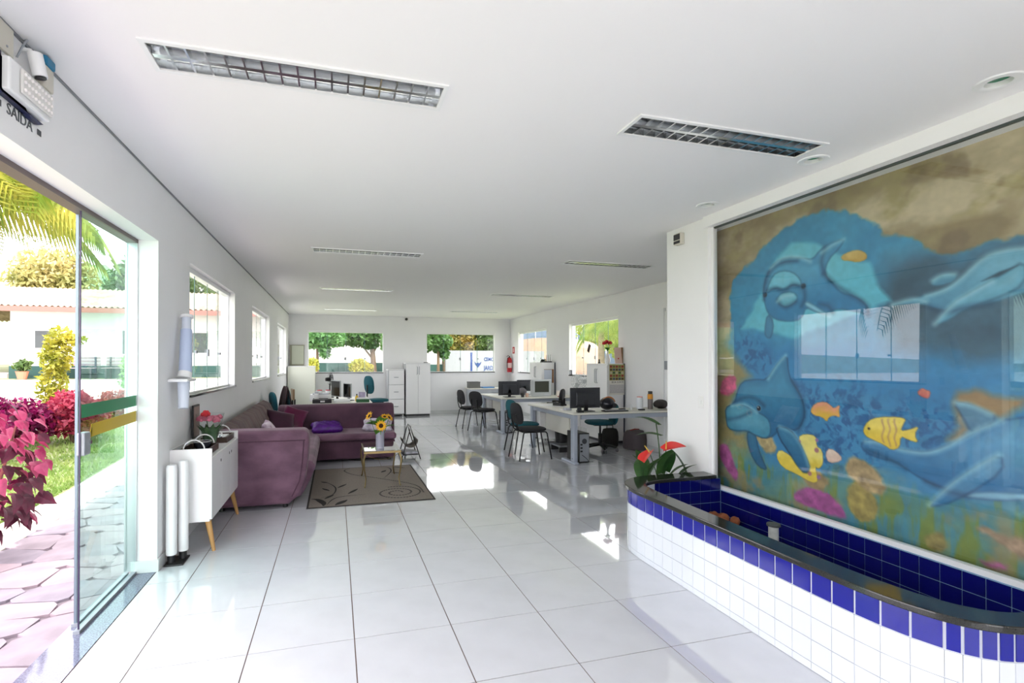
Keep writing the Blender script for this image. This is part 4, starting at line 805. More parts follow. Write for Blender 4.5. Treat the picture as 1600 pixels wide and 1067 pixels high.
for i in range(9):
    for j in range(3): inst('led', led, el, (0.0562, -0.055+i*0.0235, -0.022+j*0.03), (0, PI/2, 0))
es = thing('exit_lettering', 'grey SAÍDA exit lettering on the wall under the emergency light', 'lettering', (W0+0.001, 2.455, 2.487))
M_let = pm('letter_grey', (84,88,92), 0.6)
text('letters', 'SAÍDA', 0.062, M_let, es, axes((0,0,0), (0,1,0), (0,0,1)))
for s in (-1, 1): MB().box(0, s*0.135-0.014, -0.012, 0.002, s*0.135+0.014, 0.012).build('arrow_bar', M_let, es)
jp = thing('junction_plate', 'pale blank junction plate on the wall beside the ceiling camera', 'wall plate', (W0+0.001, 2.345, 2.745))
MB().box(0, -0.045, -0.055, 0.012, 0.045, 0.055).build('plate', M_beige, jp, bevel=0.003); MB().cyl((0.012,0,-.03), (0.015,0,-.03), 0.005, n=8).build('screw', M_grey, jp)
sc_ = thing('security_camera', 'small white bullet camera above the emergency light', 'camera', (W0+0.002, 2.46, 2.74))
MB().cyl((0.045,0.0,0.02), (0.06,0.01,-0.07), 0.026, n=14).build('housing', M_white, sc_, smooth=True); MB().cyl((0.06,0.01,-0.07), (0.061,0.011,-0.076), 0.02, n=14).build('lens', M_black, sc_)
MB().tube([(0,0,0.03),(0.03,0,0.03),(0.045,0,0.01)], 0.009, 8).build('bracket', M_white, sc_); MB().tube([(0,-0.03,-0.02),(0.03,-0.05,0.02),(0.03,-0.02,0.06),(0.01,0.0,0.065)], 0.004, 6).build('cable', M_grey, sc_)
sn = thing('alarm_sensor', 'beige alarm box with blue cap at the top of the left wall', 'sensor', (W0+0.002, 2.565, 2.73))
MB().box(0, -0.035, -0.07, 0.05, 0.035, 0.03).build('case', M_beige, sn, bevel=0.008); MB().box(0, -0.037, 0.03, 0.055, 0.037, 0.07).build('cap', pm('blue_cap', (30,120,160), 0.4), sn, bevel=0.008)
# cup dispenser
M_tub = pm('frosted_white', (214,222,236), 0.3); M_tub2 = pm('cup_blue', (190,204,232), 0.35)
cu = thing('cup_dispenser', 'white wall mounted cup dispenser tube beside the entrance door', 'dispenser', (W0+0.002, 4.44, 1.36))
MB().box(0, -0.13, -0.012, 0.14, 0.13, 0.012).build('bracket', M_white, cu, bevel=0.01)
MB().cyl((0.08,0,0.012), (0.085,0.02,0.06), 0.055, 0.048, n=20).build('collar', M_white, cu, smooth=True)
MB().tube([(0.085,0.02,0.05),(0.075,0.075,0.25),(0.066,0.12,0.40)], [0.047,0.045,0.042], 20).build('tube', M_tub2, cu, smooth=True)
MB().tube([(0.066,0.121,0.402),(0.060,0.146,0.50)], [0.036,0.034], 18).build('tube_neck', M_tub, cu, smooth=True)
MB().cyl((0.060,0.146,0.50), (0.058,0.150,0.522), 0.05, n=20).build('cap', M_white, cu, smooth=True)
MB().cyl((0.08,0.0,-0.012), (0.09,-0.05,-0.22), 0.044, 0.036, n=18).build('nozzle', M_tub, cu, smooth=True)
MB().box(0.06, 0.02, -0.09, 0.11, 0.075, -0.012).build('lever', M_tub, cu, bevel=0.01)
ws = tag(MB().box(0, -0.03, -0.05, 0.012, 0.03, 0.05).build('wall_socket', pm('almond_plate', (196,176,150), 0.5), loc=(W0+0.001, 4.73, 1.25), bevel=0.004), 'small almond wall plate behind the cup dispenser', 'wall plate')
# twin white tubes on a black base
tw = thing('tube_stand', 'pair of white upright tubes on a black floor plate by the door', 'stand', (-1.145, 4.265, 0.0))
MB().box(-0.065, -0.095, 0.0, 0.065, 0.095, 0.012).build('base_plate', M_black, tw, bevel=0.003)
for x, y, hh in ((-0.028, -0.035, 0.735), (0.03, 0.04, 0.75)):
    MB().cyl((x,y,0.012), (x,y,0.07), 0.026, n=16).build('foot', M_black, tw, smooth=True); tb = MB().lathe([(0.0, 0.07),(0.036,0.07),(0.037,0.08),(0.037,hh-0.02),(0.03,hh),(0.0,hh)], 22, (x,y,0)).build('tube', M_white, tw, smooth=True)
# sideboard
M_lac = pm('white_lacquer', (238,238,238), 0.28)
sbd = thing('sideboard', 'white low sideboard on tapered wooden legs against the left wall', 'sideboard', (-1.08, 4.93, 0.0))
MB().box(-0.15, -0.55, 0.25, 0.13, 0.55, 0.268).build('bottom', M_lac, sbd); MB().box(-0.15, -0.532, 0.74, 0.13, 0.532, 0.755).build('top', M_lac, sbd)
for s in (-1, 1): MB().box(-0.15, s*0.541-0.009, 0.268, 0.145, s*0.541+0.009, 0.82).build('end_panel', M_lac, sbd, bevel=0.002)
MB().box(-0.15, -0.532, 0.268, -0.138, 0.532, 0.82).build('back_panel', M_lac, sbd)
M_line = pm('door_gap', (150,150,152), 0.5)
for k in range(3):
    y0 = -0.532+k*0.3547; d = MB().box(0.13, y0+0.0015, 0.26, 0.145, y0+0.3532, 0.745).build('door', M_lac, sbd, bevel=0.002)
    hy = y0+(0.31 if k in (0, 1) else 0.045); MB().cyl((0.1448,hy,0.67), (0.1462,hy,0.67), 0.013, n=14).build('finger_hole', M_black, d)
for sx, sy in ((1,-1),(1,1),(-1,-1),(-1,1)):
    MB().cyl((sx*0.10-(0.01 if sx < 0 else 0), sy*0.47, 0.25), (0.152 if sx > 0 else -0.125, sy*0.50, 0.0), 0.024, 0.013, n=14).build('leg', M_wood, sbd, smooth=True)
# things on the sideboard
M_tray = pm('dark_wood', (66,46,38), 0.4, noise=0.3, nscale=4, stretch=(1,10,10))
def tray(x, y, rz, label):
    t = thing('serving_tray', label, 'tray', (x, y, 0.756), rz, 'dark wooden trays')
    MB().box(-0.11, -0.17, 0, 0.11, 0.17, 0.01).build('base', M_tray, t)
    for a in ((-0.11,-0.17,0.11,-0.158),(-0.11,0.158,0.11,0.17),(-0.11,-0.158,-0.098,0.158),(0.098,-0.158,0.11,0.158)): MB().box(a[0],a[1],0.01,a[2],a[3],0.05).build('side', M_tray, t)
    for s in (-1, 1):
        pts = [(0.075*math.cos(q), s*0.164, 0.05+0.075*math.sin(q)) for q in np.linspace(0, PI, 13)]
        MB().tube(pts, 0.0055, 8).build('ring_handle', M_white, t, smooth=True)
tray(-1.08, 4.62, 0.0, 'dark wooden tray with white ring handles, nearest the door'); tray(-1.075, 5.28, 0.0, 'dark wooden tray with white ring handles, nearest the sofa')
bw = thing('glass_bowl', 'dark round glass bowl with chrome rim in the near tray', 'bowl', (-1.06, 4.64, 0.767)); MB().lathe([(0.0,0.0),(0.03,0.0),(0.065,0.04),(0.07,0.075),(0.062,0.075),(0.055,0.045),(0.0,0.012)], 24).build('bowl', pm('smoke_glass', (44,46,52), 0.08), bw, smooth=True); MB().tube([(0.066*math.cos(a), 0.066*math.sin(a), 0.077) for a in np.linspace(0, 2*PI, 28)[:-1]], 0.004, 6, True).build('rim', M_chrome, bw, smooth=True)
sg = thing('sugar_pot', 'small chrome pot standing in the far tray', 'pot', (-1.06, 5.2, 0.767)); MB().lathe([(0,0),(0.04,0),(0.045,0.03),(0.035,0.06),(0,0.065)], 20).build('body', M_chrome, sg, smooth=True); MB().ell((0,0,0.072), (0.009,0.009,0.009)).build('knob', M_black, sg, smooth='all')
tag(MB().box(-0.07,-0.085,0,0.07,0.085,0.03).build('paper_stack', pm('paper_white', (238,240,240), 0.7), loc=(-1.075, 5.34, 0.767), bevel=0.002), 'small stack of white papers in the far tray', 'papers')
bq = thing('bouquet', 'pink and red flower bouquet in green wrap on the sideboard', 'bouquet', (-1.07, 4.94, 0.756))
MB().lathe([(0.0,0.0),(0.04,0.0),(0.05,0.05),(0.075,0.16),(0.07,0.16),(0.04,0.05),(0,0.02)], 16).build('pot', pm('wrap_green', (70,100,70), 0.4), bq, smooth=True)
gl = leaf_mesh('leaf', 0.17, 0.06, leafmat('bouquet_leaf', (60,96,58), (96,130,88), 8), 0.3, 0.15)
for k in range(12): a = k*0.52; inst('leaf', gl, bq, (0.02*math.cos(a), 0.02*math.sin(a), 0.05), (0, -1.05-0.2*rng.random(), a))
def petal_ball(name, loc, r, mat, parent, n=16, seed=0):
    rr = np.random.default_rng(seed); b = MB()
    for k in range(n):
        d = rr.normal(size=3); d[2] = abs(d[2])*0.8; d /= np.linalg.norm(d); b.ell((loc[0]+d[0]*r*0.6, loc[1]+d[1]*r*0.6, loc[2]+d[2]*r*0.6), (r*0.45,)*3, 7, 5)
    return b.build(name, mat, parent, smooth='all')
for k in range(9): a = k*0.7; rr = 0.075 if k else 0; petal_ball('pink_flower', (rr*math.cos(a), rr*math.sin(a), 0.215+0.03*rng.random()), 0.035, pm('pink_petal', (214,116,140), 0.6, noise=0.3, nscale=40), bq, 12, k)
petal_ball('red_flower', (-0.02,-0.07,0.285), 0.04, pm('red_petal', (196,30,44), 0.6), bq, 14, 50); MB().tube([(0,0,0.06),(-0.02,-0.06,0.27)], 0.004, 5).build('stem', MATS['bouquet_leaf'], bq)
MB().lathe([(0.05,0.03),(0.085,0.16),(0.115,0.29),(0.118,0.29),(0.088,0.16),(0.053,0.03)], 16, caps=False).build('clear_wrap', glass('wrap_film', (0.96,0.97,0.97), 0.5), bq, smooth=True)
pf = thing('picture_frame', 'small dark framed picture leaning on the wall behind the bouquet', 'picture', (W0+0.025, 5.0, 0.83)); MB().box(0,-0.10,0,0.015,0.10,0.29).build('frame', M_black, pf); MB().box(0.0152,-0.085,0.015,0.0165,0.085,0.275).build('print', pm('print_grey', (150,130,120), 0.5), pf)

# ------------------------------------------------------------------ sofa group
M_sof = pm('purple_suede', (92,62,80), 0.75, noise=1, nscale=3.2, col2=(124,90,110), bump=0.15, bscale=90, sheen=0.15, stretch=(1,1,1.6))
M_sofb = pm('brown_purple_suede', (86,66,66), 0.8, noise=1, nscale=4, col2=(112,90,86), bump=0.15, bscale=90, sheen=0.1)
M_sofd = pm('plum_suede', (70,42,60), 0.8, noise=1, nscale=3, col2=(90,58,76), bump=0.15, bscale=90, sheen=0.1)
so = thing('corner_sofa', 'large purple suede corner sofa along the left wall', 'sofa', (-0.2, 7.1, 0)); sx0, sy0 = 0.2, -7.1
def sbx(x0, y0, z0, x1, y1, z1): return MB().box(x0+sx0, y0+sy0, z0, x1+sx0, y1+sy0, z1)
arm = [(-1.2,0.04),(-0.46,0.04),(-0.35,0.13),(-0.30,0.28),(-0.272,0.5),(-0.262,0.66),(-0.27,0.76),(-0.3,0.80),(-1.2,0.81)]
MB().prism([(x+sx0, z) for x, z in arm], -5.76-sy0, -5.50-sy0, axes((0,0,0), (1,0,0), (0,0,1))).build('arm', M_sof, so, bevel=0.035, seg=3, smooth=True)
MB().tube([(-1.19+sx0, 5.492+sy0, 0.70), (-0.30+sx0, 5.492+sy0, 0.695)], 0.006, 6).build('seam', M_sofd, so, smooth=True)
MB().tube([(-0.315+sx0, 5.492+sy0, 0.70), (-0.325+sx0, 5.492+sy0, 0.5), (-0.355+sx0, 5.492+sy0, 0.28), (-0.43+sx0, 5.492+sy0, 0.12)], 0.006, 6).build('seam', M_sofd, so, smooth=True)
seatA = [(-1.1,0.04),(-0.36,0.04),(-0.27,0.2),(-0.205,0.36),(-0.25,0.43),(-1.1,0.44)]
MB().prism([(x+sx0, z) for x, z in seatA], -7.76-sy0, -5.765-sy0, axes((0,0,0), (1,0,0), (0,0,1))).build('seat', M_sof, so, bevel=0.03, seg=3, smooth=True)
# pleated backrest along the wall
b = MB(); n = 60; prof = [(-1.2,0.04),(-1.2,0.80),(-1.12,0.86),(-1.03,0.82),(-0.95,0.66),(-0.90,0.46),(-0.90,0.04)]
for i in range(n+1):
    y = 5.77+(8.75-5.77)*i/n; p = 0.012*math.sin(i*2.1)+0.006*math.sin(i*0.9); rise = 0.03*(i/n)
    for k, (x, z) in enumerate(prof): b.v.append((x+sx0+(p if 2 <= k <= 5 else 0), y+sy0, z+(rise+p*0.5 if 1 <= k <= 4 else 0)-(0.05*math.exp(-i*0.5) if 1 <= k <= 3 else 0)))
m = len(prof)
for i in range(n):
    for k in range(m): b.f.append((i*m+k, i*m+(k+1) % m, (i+1)*m+(k+1) % m, (i+1)*m+k))
b.f += [tuple(range(m-1,-1,-1)), tuple(n*m+k for k in range(m))]
recalc(b.build('backrest', M_sofb, so, smooth=True))
# section along the office side
sbx(-0.9, 7.80, 0.04, 0.885, 8.46, 0.32).build('base', M_sofd, so, bevel=0.025, seg=3, smooth=True)
sbx(-0.9, 7.73, 0.325, 0.90, 8.47, 0.43).build('seat_cushion', M_sof, so, bevel=0.04, seg=3, smooth=True)
bk = [(8.42,0.43),(8.47,0.62),(8.52,0.77),(8.57,0.81),(8.72,0.81),(8.76,0.77),(8.76,0.04),(8.48,0.04)]
MB().prism([(y+sy0, z) for y, z in bk], -0.88+sx0, 0.945+sx0, axes((0,0,0), (0,1,0), (0,0,1))).build('backrest', M_sofd, so, bevel=0.03, seg=3, smooth=True)
for x, y in ((-0.5, 5.58), (-1.1, 5.58), (0.8, 7.86), (0.85, 8.68), (-0.42, 7.6), (-1.1, 8.68)): MB().cyl((x+sx0,y+sy0,0.0), (x+sx0,y+sy0,0.045), 0.025, n=12).build('foot', M_black, so)
def cushion(name, label, loc, size, rot, mat, ruffle=0.0, piping=None):
    t = MB(); nu = 22; L, W, H = size
    def P(u, v, s):
        e = (1-abs(u)**3.2)*(1-abs(v)**3.2); pin = 1-0.10*(1-abs(u))*abs(v)**3-0.10*(1-abs(v))*abs(u)**3
        r_ = ruffle*math.sin(u*29+v*7)*math.sin(v*31-u*5)
        return (u*L/2*pin, v*W/2*pin, s*H/2*(max(e, 0)**0.42+0.03)+r_)
    for s in (1, -1):
        o0 = len(t.v)
        for i in range(nu+1):
            for j in range(nu+1): t.v.append(P(-1+2*i/nu, -1+2*j/nu, s))
        for i in range(nu):
            for j in range(nu):
                a = o0+i*(nu+1)+j; q = (a, a+nu+1, a+nu+2, a+1); t.f.append(q if s > 0 else q[::-1])
    for k in range(nu):
        for a, b_ in (((0,k),(0,k+1)), ((nu,k+1),(nu,k)), ((k+1,0),(k,0)), ((k,nu),(k+1,nu))):
            i0 = a[0]*(nu+1)+a[1]; i1 = b_[0]*(nu+1)+b_[1]; off = (nu+1)**2; t.f.append((i0, i1, i1+off, i0+off))
    o = t.build(name, mat, None, smooth='all', loc=loc); o.rotation_euler = rot; recalc(o); return tag(o, label, 'cushion', 'sofa cushions')
cushion('cushion', 'dark plum satin cushion in the corner of the purple sofa', (-0.78, 7.98, 0.60), (0.42,0.38,0.14), (1.0, 0.25, 0.45), pm('plum_satin', (64,20,50), 0.35, noise=0.3, nscale=9))
cushion('cushion', 'magenta satin cushion leaning in the sofa corner', (-0.62, 8.24, 0.63), (0.36,0.36,0.13), (1.15, 0.35, 0.15), pm('magenta_satin', (100,10,64), 0.3, noise=0.3, nscale=9))
cushion('cushion', 'violet ruffled cushion lying on the sofa seat', (-0.13, 8.06, 0.50), (0.46,0.34,0.15), (0.12, 0, 0.1), pm('violet_ruffle', (88,14,140), 0.4, noise=0.4, nscale=22), 0.018)
M_pat = pm('grey_white_print', (216,210,222), 0.7, noise=1, nscale=11, col2=(150,140,160))
cushion('cushion', 'white patterned cushion at the right end of the sofa seat', (0.64, 8.1, 0.505), (0.46,0.38,0.15), (0.25, 0.05, -0.1), M_pat)
cushion('cushion', 'small white and mauve printed cushion near the sofa arm', (-0.76, 6.7, 0.62), (0.34,0.34,0.12), (0.1, 1.0, 0.1), pm('mauve_print', (226,216,226), 0.7, noise=1, nscale=9, col2=(150,110,140)))
# rug with woven pattern
rg = thing('rug', 'taupe woven rug with dark spiral and leaf pattern', 'rug', (0.38, 6.37, 0.0)); rx, ry = -0.38, -6.37
MB().box(-0.665, -0.955, 0.0, 0.675, 0.96, 0.008).build('border', pm('rug_edge', (52,48,46), 0.95), rg)
MB().box(-0.645, -0.935, 0.004, 0.655, 0.94, 0.0095).build('weave', pm('rug_weave', (140,130,122), 0.95, noise=0.25, nscale=160, bump=0.5, bscale=240), rg)
M_rp = pm('rug_pattern', (38,34,33), 0.95)
def catm(pts, n=10): return [tuple(p) for p in cr(pts, n)]
def strokes(name, pts, w0, dash=None, taper=True):
    P = np.array(catm(pts)); S = np.concatenate([[0], np.cumsum(np.linalg.norm(np.diff(P, axis=0), axis=1))]); b = MB(); L = S[-1]
    segs = [(0, L)] if not dash else [(s, min(s+dash*0.72, L)) for s in np.arange(0, L, dash)]
    for a, c in segs:
        k = max(2, int((c-a)/0.02)+1); prev = None
        for s in np.linspace(a, c, k):
            p = np.array([np.interp(s, S, P[:,0]), np.interp(s, S, P[:,1])]); q = np.array([np.interp(min(s+1e-3, L), S, P[:,0]), np.interp(min(s+1e-3, L), S, P[:,1])]) - np.array([np.interp(max(s-1e-3, 0), S, P[:,0]), np.interp(max(s-1e-3, 0), S, P[:,1])])
            q /= np.linalg.norm(q)+1e-9; nrm = np.array([-q[1], q[0]]); ww = w0*(math.sin(PI*(0.06+0.9*s/L)) if taper else 1)/2; n_ = len(b.v)
            b.v += [(*(p+nrm*ww), 0.0102), (*(p-nrm*ww), 0.0102)]
            if prev is not None: b.f.append((prev, prev+1, n_+1, n_))
            prev = n_
    o = b.build(name, M_rp, rg); o.location = (rx, ry, 0); return o
sp_ = [(0.69+r_*math.cos(a), 5.79+r_*math.sin(a)) for a, r_ in zip(np.linspace(0.0, 4.6*PI, 40), np.linspace(0.05, 0.285, 40))]
strokes('spiral', sp_, 0.022, 0.035, False); strokes('tail_curve', [(0.975,5.72),(0.958,5.998),(0.862,6.202),(0.651,6.44),(0.445,6.652),(0.228,6.866),(0.128,7.081),(0.13,7.2),(0.19,7.27)], 0.02, 0.035, False)
for l in ([(-0.172,6.568),(-0.086,6.472),(0.002,6.197),(-0.03,5.895),(-0.184,5.748)], [(-0.087,5.484),(0.018,5.752),(0.324,5.814)], [(0.466,7.25),(0.692,7.23),(0.734,6.957),(0.596,6.54)]): strokes('stem', l, 0.016)
for l, w_ in (([(-0.149,6.218),(-0.064,6.073)],0.04), ([(0.027,6.19),(0.133,6.363)],0.04), ([(0.139,5.879),(0.254,6.089)],0.045), ([(-0.114,5.728),(-0.014,5.89)],0.04), ([(0.599,6.899),(0.67,7.024)],0.05), ([(0.792,7.214),(0.945,7.097)],0.035), ([(0.714,6.866),(0.862,6.777)],0.035), ([(-0.25,5.76),(-0.184,5.72),(-0.12,5.56),(-0.12,5.45)],0.07), ([(-0.0,5.45),(0.06,5.54),(0.125,5.63)],0.07), ([(-0.172,6.568),(-0.09,6.48)],0.04)): strokes('leaf_motif', l, w_)
# gilt side table with glass top
M_gold = pm('antique_gold', (126,108,72), 0.35, metal=0.8)
st = thing('side_table', 'small gilt side table with glass top standing on the rug', 'table', (0.545, 6.44, 0.0105))
for sx, sy in ((-1,-1),(1,-1),(-1,1),(1,1)):
    MB().tube([(sx*0.20,sy*0.32,0.40),(sx*0.222,sy*0.345,0.33),(sx*0.215,sy*0.335,0.22),(sx*0.195,sy*0.315,0.10),(sx*0.205,sy*0.33,0.02),(sx*0.213,sy*0.34,0.0)], [0.012,0.012,0.010,0.008,0.008,0.010], 8).build('leg', M_gold, st, smooth=True)
fr = slab((-0.22,0.22), (-0.345,0.345), [(-0.195,0.195,-0.32,0.32)], 0.40, 0.425, lambda u, v, t: (u, v, t)).build('frame', M_gold, st); recalc(fr)
MB().box(-0.21,-0.335,0.4255,0.21,0.335,0.4335).build('glass_top', glass('table_glass', (0.90,0.96,0.94), 2.2), st)
MB().tube([(x_, -0.33, 0.395-0.07*(1-(x_/0.2)**2)) for x_ in np.linspace(-0.2, 0.2, 13)], 0.003, 6).build('swag', M_gold, st, smooth=True)
vs = thing('flower_vase', 'frosted glass vase with sunflowers on the gilt side table', 'vase', (0.525, 6.26, 0.446))
MB().lathe([(0.0,0.0),(0.05,0.0),(0.05,0.006),(0.053,0.22),(0.049,0.22),(0.046,0.012),(0.0,0.012)], 24).build('vase', pm('frosted_glass', (214,214,230), 0.15, trans=0.55), vs, smooth=True)
M_pet = pm('sunflower_petal', (238,178,20), 0.6, noise=0.2, nscale=30); M_cen = pm('sunflower_centre', (60,34,18), 0.9); M_lf = leafmat('sunflower_leaf', (96,160,40), (60,112,44), 14)
pm_ = leaf_mesh('petal', 0.045, 0.02, M_pet, 0.3, 0.1, 4)
def sunflower(loc, nrm, s=1.0, base=(0,0,0.05)):
    MB().tube([base, (loc[0]*0.6, loc[1]*0.6, (base[2]+loc[2])*0.55), tuple(Vector(loc)-Vector(nrm).normalized()*0.01)], 0.004, 6).build('stem', M_lf, vs)
    h_ = bpy.data.objects.new('flower_head', None) if False else MB().lathe([(0,-0.006),(0.024*s,-0.006),(0.026*s,0.0),(0.018*s,0.006),(0,0.008)], 14).build('flower_head', M_cen, vs, smooth=True)
    h_.location = loc; h_.rotation_euler = Vector(nrm).to_track_quat('Z', 'Y').to_euler()
    for k in range(14): inst('petal', pm_, h_, (0.02*s*math.cos(k*0.449), 0.02*s*math.sin(k*0.449), 0), (0, -0.15-0.2*(k % 2), k*0.449), [s]*3)
sunflower((0.005,-0.09,0.285), (0.0,-1,0.15), 1.15); sunflower((-0.13,-0.02,0.40), (-0.8,-0.4,0.5)); sunflower((0.11,-0.02,0.375), (0.6,-0.5,0.6), 0.9); sunflower((0.06,0.05,0.38), (0.1,-0.5,0.8), 0.8)
vl = leaf_mesh('leaf', 0.14, 0.08, M_lf, 0.25, 0.25)
for k, (a, zz, t_) in enumerate(((-2.7,0.27,-0.5),(-0.4,0.24,-0.5),(2.4,0.27,-0.6),(3.4,0.30,-0.3),(-1.9,0.22,-0.1),(0.6,0.3,-0.7),(1.5,0.28,-0.8))): inst('leaf', vl, vs, (0.02*math.cos(a), 0.02*math.sin(a), zz), (0, t_, a), (1.25,1.25,1.25))
# magazine rack
mr = thing('magazine_rack', 'folding black metal magazine rack with grey sling beside the sofa', 'magazine rack', (1.12, 7.95, 0))
for y in (-0.2, 0.2):
    MB().tube([(-0.14,y,0.0),(-0.02,y*0.9,0.42),(0.0,y*0.85,0.50),(0.02,y*0.9,0.42),(0.15,y,0.0)], 0.008, 8).build('frame', M_black, mr, smooth=True)
MB().tube([(0,-0.17,0.50),(0,0.17,0.50)], 0.008, 8).build('handle', M_black, mr)
b = MB()
for i in range(13):
    a = PI*i/12; x_, z_ = 0.11*math.cos(a), 0.30-0.12*math.sin(a); b.v += [(x_,-0.19,z_),(x_,0.19,z_)]
    if i: n_ = 2*(i-1); b.f.append((n_, n_+1, n_+3, n_+2))
sl = b.build('sling', pm('grey_canvas', (104,98,94), 0.9), mr, smooth='all'); sl.modifiers.new('th', 'SOLIDIFY').thickness = 0.006
b = MB().box(-0.12,-0.17,0.06,0.12,0.17,0.075); b.build('shelf', M_dark, mr)
tag(MB().rbox(0,0,0,0.2,0.27,0.03,0.2).build('magazines', pm('magazine_print', (206,206,216), 0.5, noise=0.4, nscale=14), loc=(1.12, 7.95, 0.076)), 'pale magazines on the lower shelf of the rack', 'magazines')
# ------------------------------------------------------------------ office furniture
M_lam = pm('pale_laminate', (226,224,214), 0.4); M_lamg = pm('grey_laminate', (186,190,198), 0.45); M_leg = pm('grey_steel', (168,176,190), 0.4, metal=0.2); M_edge = pm('desk_edge', (74,78,84), 0.5)
M_fab = pm('black_fabric', (34,34,38), 0.9, bump=0.2, bscale=200); M_teal = pm('teal_fabric', (10,86,98), 0.85, bump=0.2, bscale=200); M_tube = pm('black_steel', (26,28,30), 0.35, metal=0.4)
M_pap = MATS['paper_white']
def pad(b, cx, cy, z0, sx, sy, th, n=2.6, crown=0.012):
    """a rounded upholstered pad lying flat"""
    N = 28; ring = [(math.copysign(abs(math.cos(a))**(2/n), math.cos(a)), math.copysign(abs(math.sin(a))**(2/n), math.sin(a))) for a in np.linspace(0, 2*PI, N, endpoint=False)]; o = len(b.v)
    for k, (sc, z) in enumerate(((0.90, z0), (1.0, z0+th*0.3), (1.0, z0+th*0.7), (0.92, z0+th), (0.5, z0+th+crown))):
        for x, y in ring: b.v.append((cx+x*sx/2*sc, cy+y*sy/2*sc, z))
    for k in range(4):
        for i in range(N): j = (i+1) % N; b.f.append((o+k*N+i, o+k*N+j, o+(k+1)*N+j, o+(k+1)*N+i))
    b.f += [tuple(o+i for i in range(N-1,-1,-1)), tuple(o+4*N+i for i in range(N))]; return b
# four-legged visitor chair: faces +x
def visitor_chair(label, fab, loc, rz):
    t = thing('visitor_chair', label, 'chair', loc, rz, 'office visitor chairs')
    pad(MB(), 0.02, 0, 0.435, 0.45, 0.46, 0.045).build('seat', fab, t, smooth=True)
    bk = pad(MB(), 0, 0, 0, 0.34, 0.42, 0.045, 2.8).xf(Matrix.Translation((-0.245,0,0.70)) @ Matrix.Rotation(PI/2-0.16, 4, 'Y')).build('backrest', fab, t, smooth=True)
    for s in (-1, 1):
        MB().tube([(0.19,s*0.17,0.425),(0.21,s*0.185,0.40),(0.275,s*0.21,0.0)], 0.011, 8).build('leg', M_tube, t, smooth=True)
        MB().tube([(-0.17,s*0.17,0.425),(-0.19,s*0.185,0.40),(-0.27,s*0.21,0.0)], 0.011, 8).build('leg', M_tube, t, smooth=True)
        MB().tube([(0.0,s*0.09,0.42),(-0.17,s*0.09,0.425),(-0.235,s*0.09,0.47),(-0.262,s*0.09,0.58),(-0.275,s*0.09,0.70)], 0.011, 8).build('back_tube', M_tube, t, smooth=True)
    MB().box(-0.17,-0.17,0.415,0.19,0.17,0.433).build('seat_frame', M_tube, t)
    return t
def swivel_chair(label, fab, loc, rz, arms=False, bz=0.80, zs=1.0):
    t = thing('swivel_chair', label, 'chair', loc, rz, 'swivel office chairs'); t.scale = (1, 1, zs)
    pad(MB(), 0.02, 0, 0.46, 0.46, 0.48, 0.055).build('seat', fab, t, smooth=True)
    pad(MB(), 0, 0, 0, 0.36, 0.40, 0.05, 2.8).xf(Matrix.Translation((-0.26,0,bz)) @ Matrix.Rotation(PI/2-0.12, 4, 'Y')).build('backrest', fab, t, smooth=True)
    MB().tube([(0.0,0,0.445),(-0.2,0,0.445),(-0.285,0,0.52),(-0.285,0,bz)], 0.018, 8).build('back_bar', M_black, t, smooth=True)
    MB().cyl((0,0,0.11), (0,0,0.30), 0.032, n=14).build('column', M_black, t, smooth=True); MB().cyl((0,0,0.30), (0,0,0.445), 0.018, n=12).build('piston', M_black, t, smooth=True)
    MB().box(-0.1,-0.09,0.435,0.12,0.09,0.462).build('mechanism', M_black, t)
    for k in range(5):
        a = k*2*PI/5+0.3; c, s = math.cos(a), math.sin(a)
        MB().tube([(0.02*c,0.02*s,0.115),(0.15*c,0.15*s,0.10),(0.27*c,0.27*s,0.075)], [0.028,0.022,0.016], 8).build('base_spoke', M_black, t, smooth=True)
        for q in (-1, 1): MB().cyl((0.275*c-q*0.012*s,0.275*s+q*0.012*c,0.028), (0.275*c-q*0.022*s,0.275*s+q*0.022*c,0.028), 0.028, n=12).build('caster', M_black, t, smooth=True)
    if arms:
        for s in (-1, 1): MB().tube([(0.0,s*0.22,0.46),(0.0,s*0.29,0.46),(0.0,s*0.29,0.66)], 0.014, 8).build('arm_post', M_black, t); MB().box(-0.13,s*0.29-0.03,0.66,0.13,s*0.29+0.03,0.69).build('arm_pad', M_black, t, bevel=0.01)
    return t
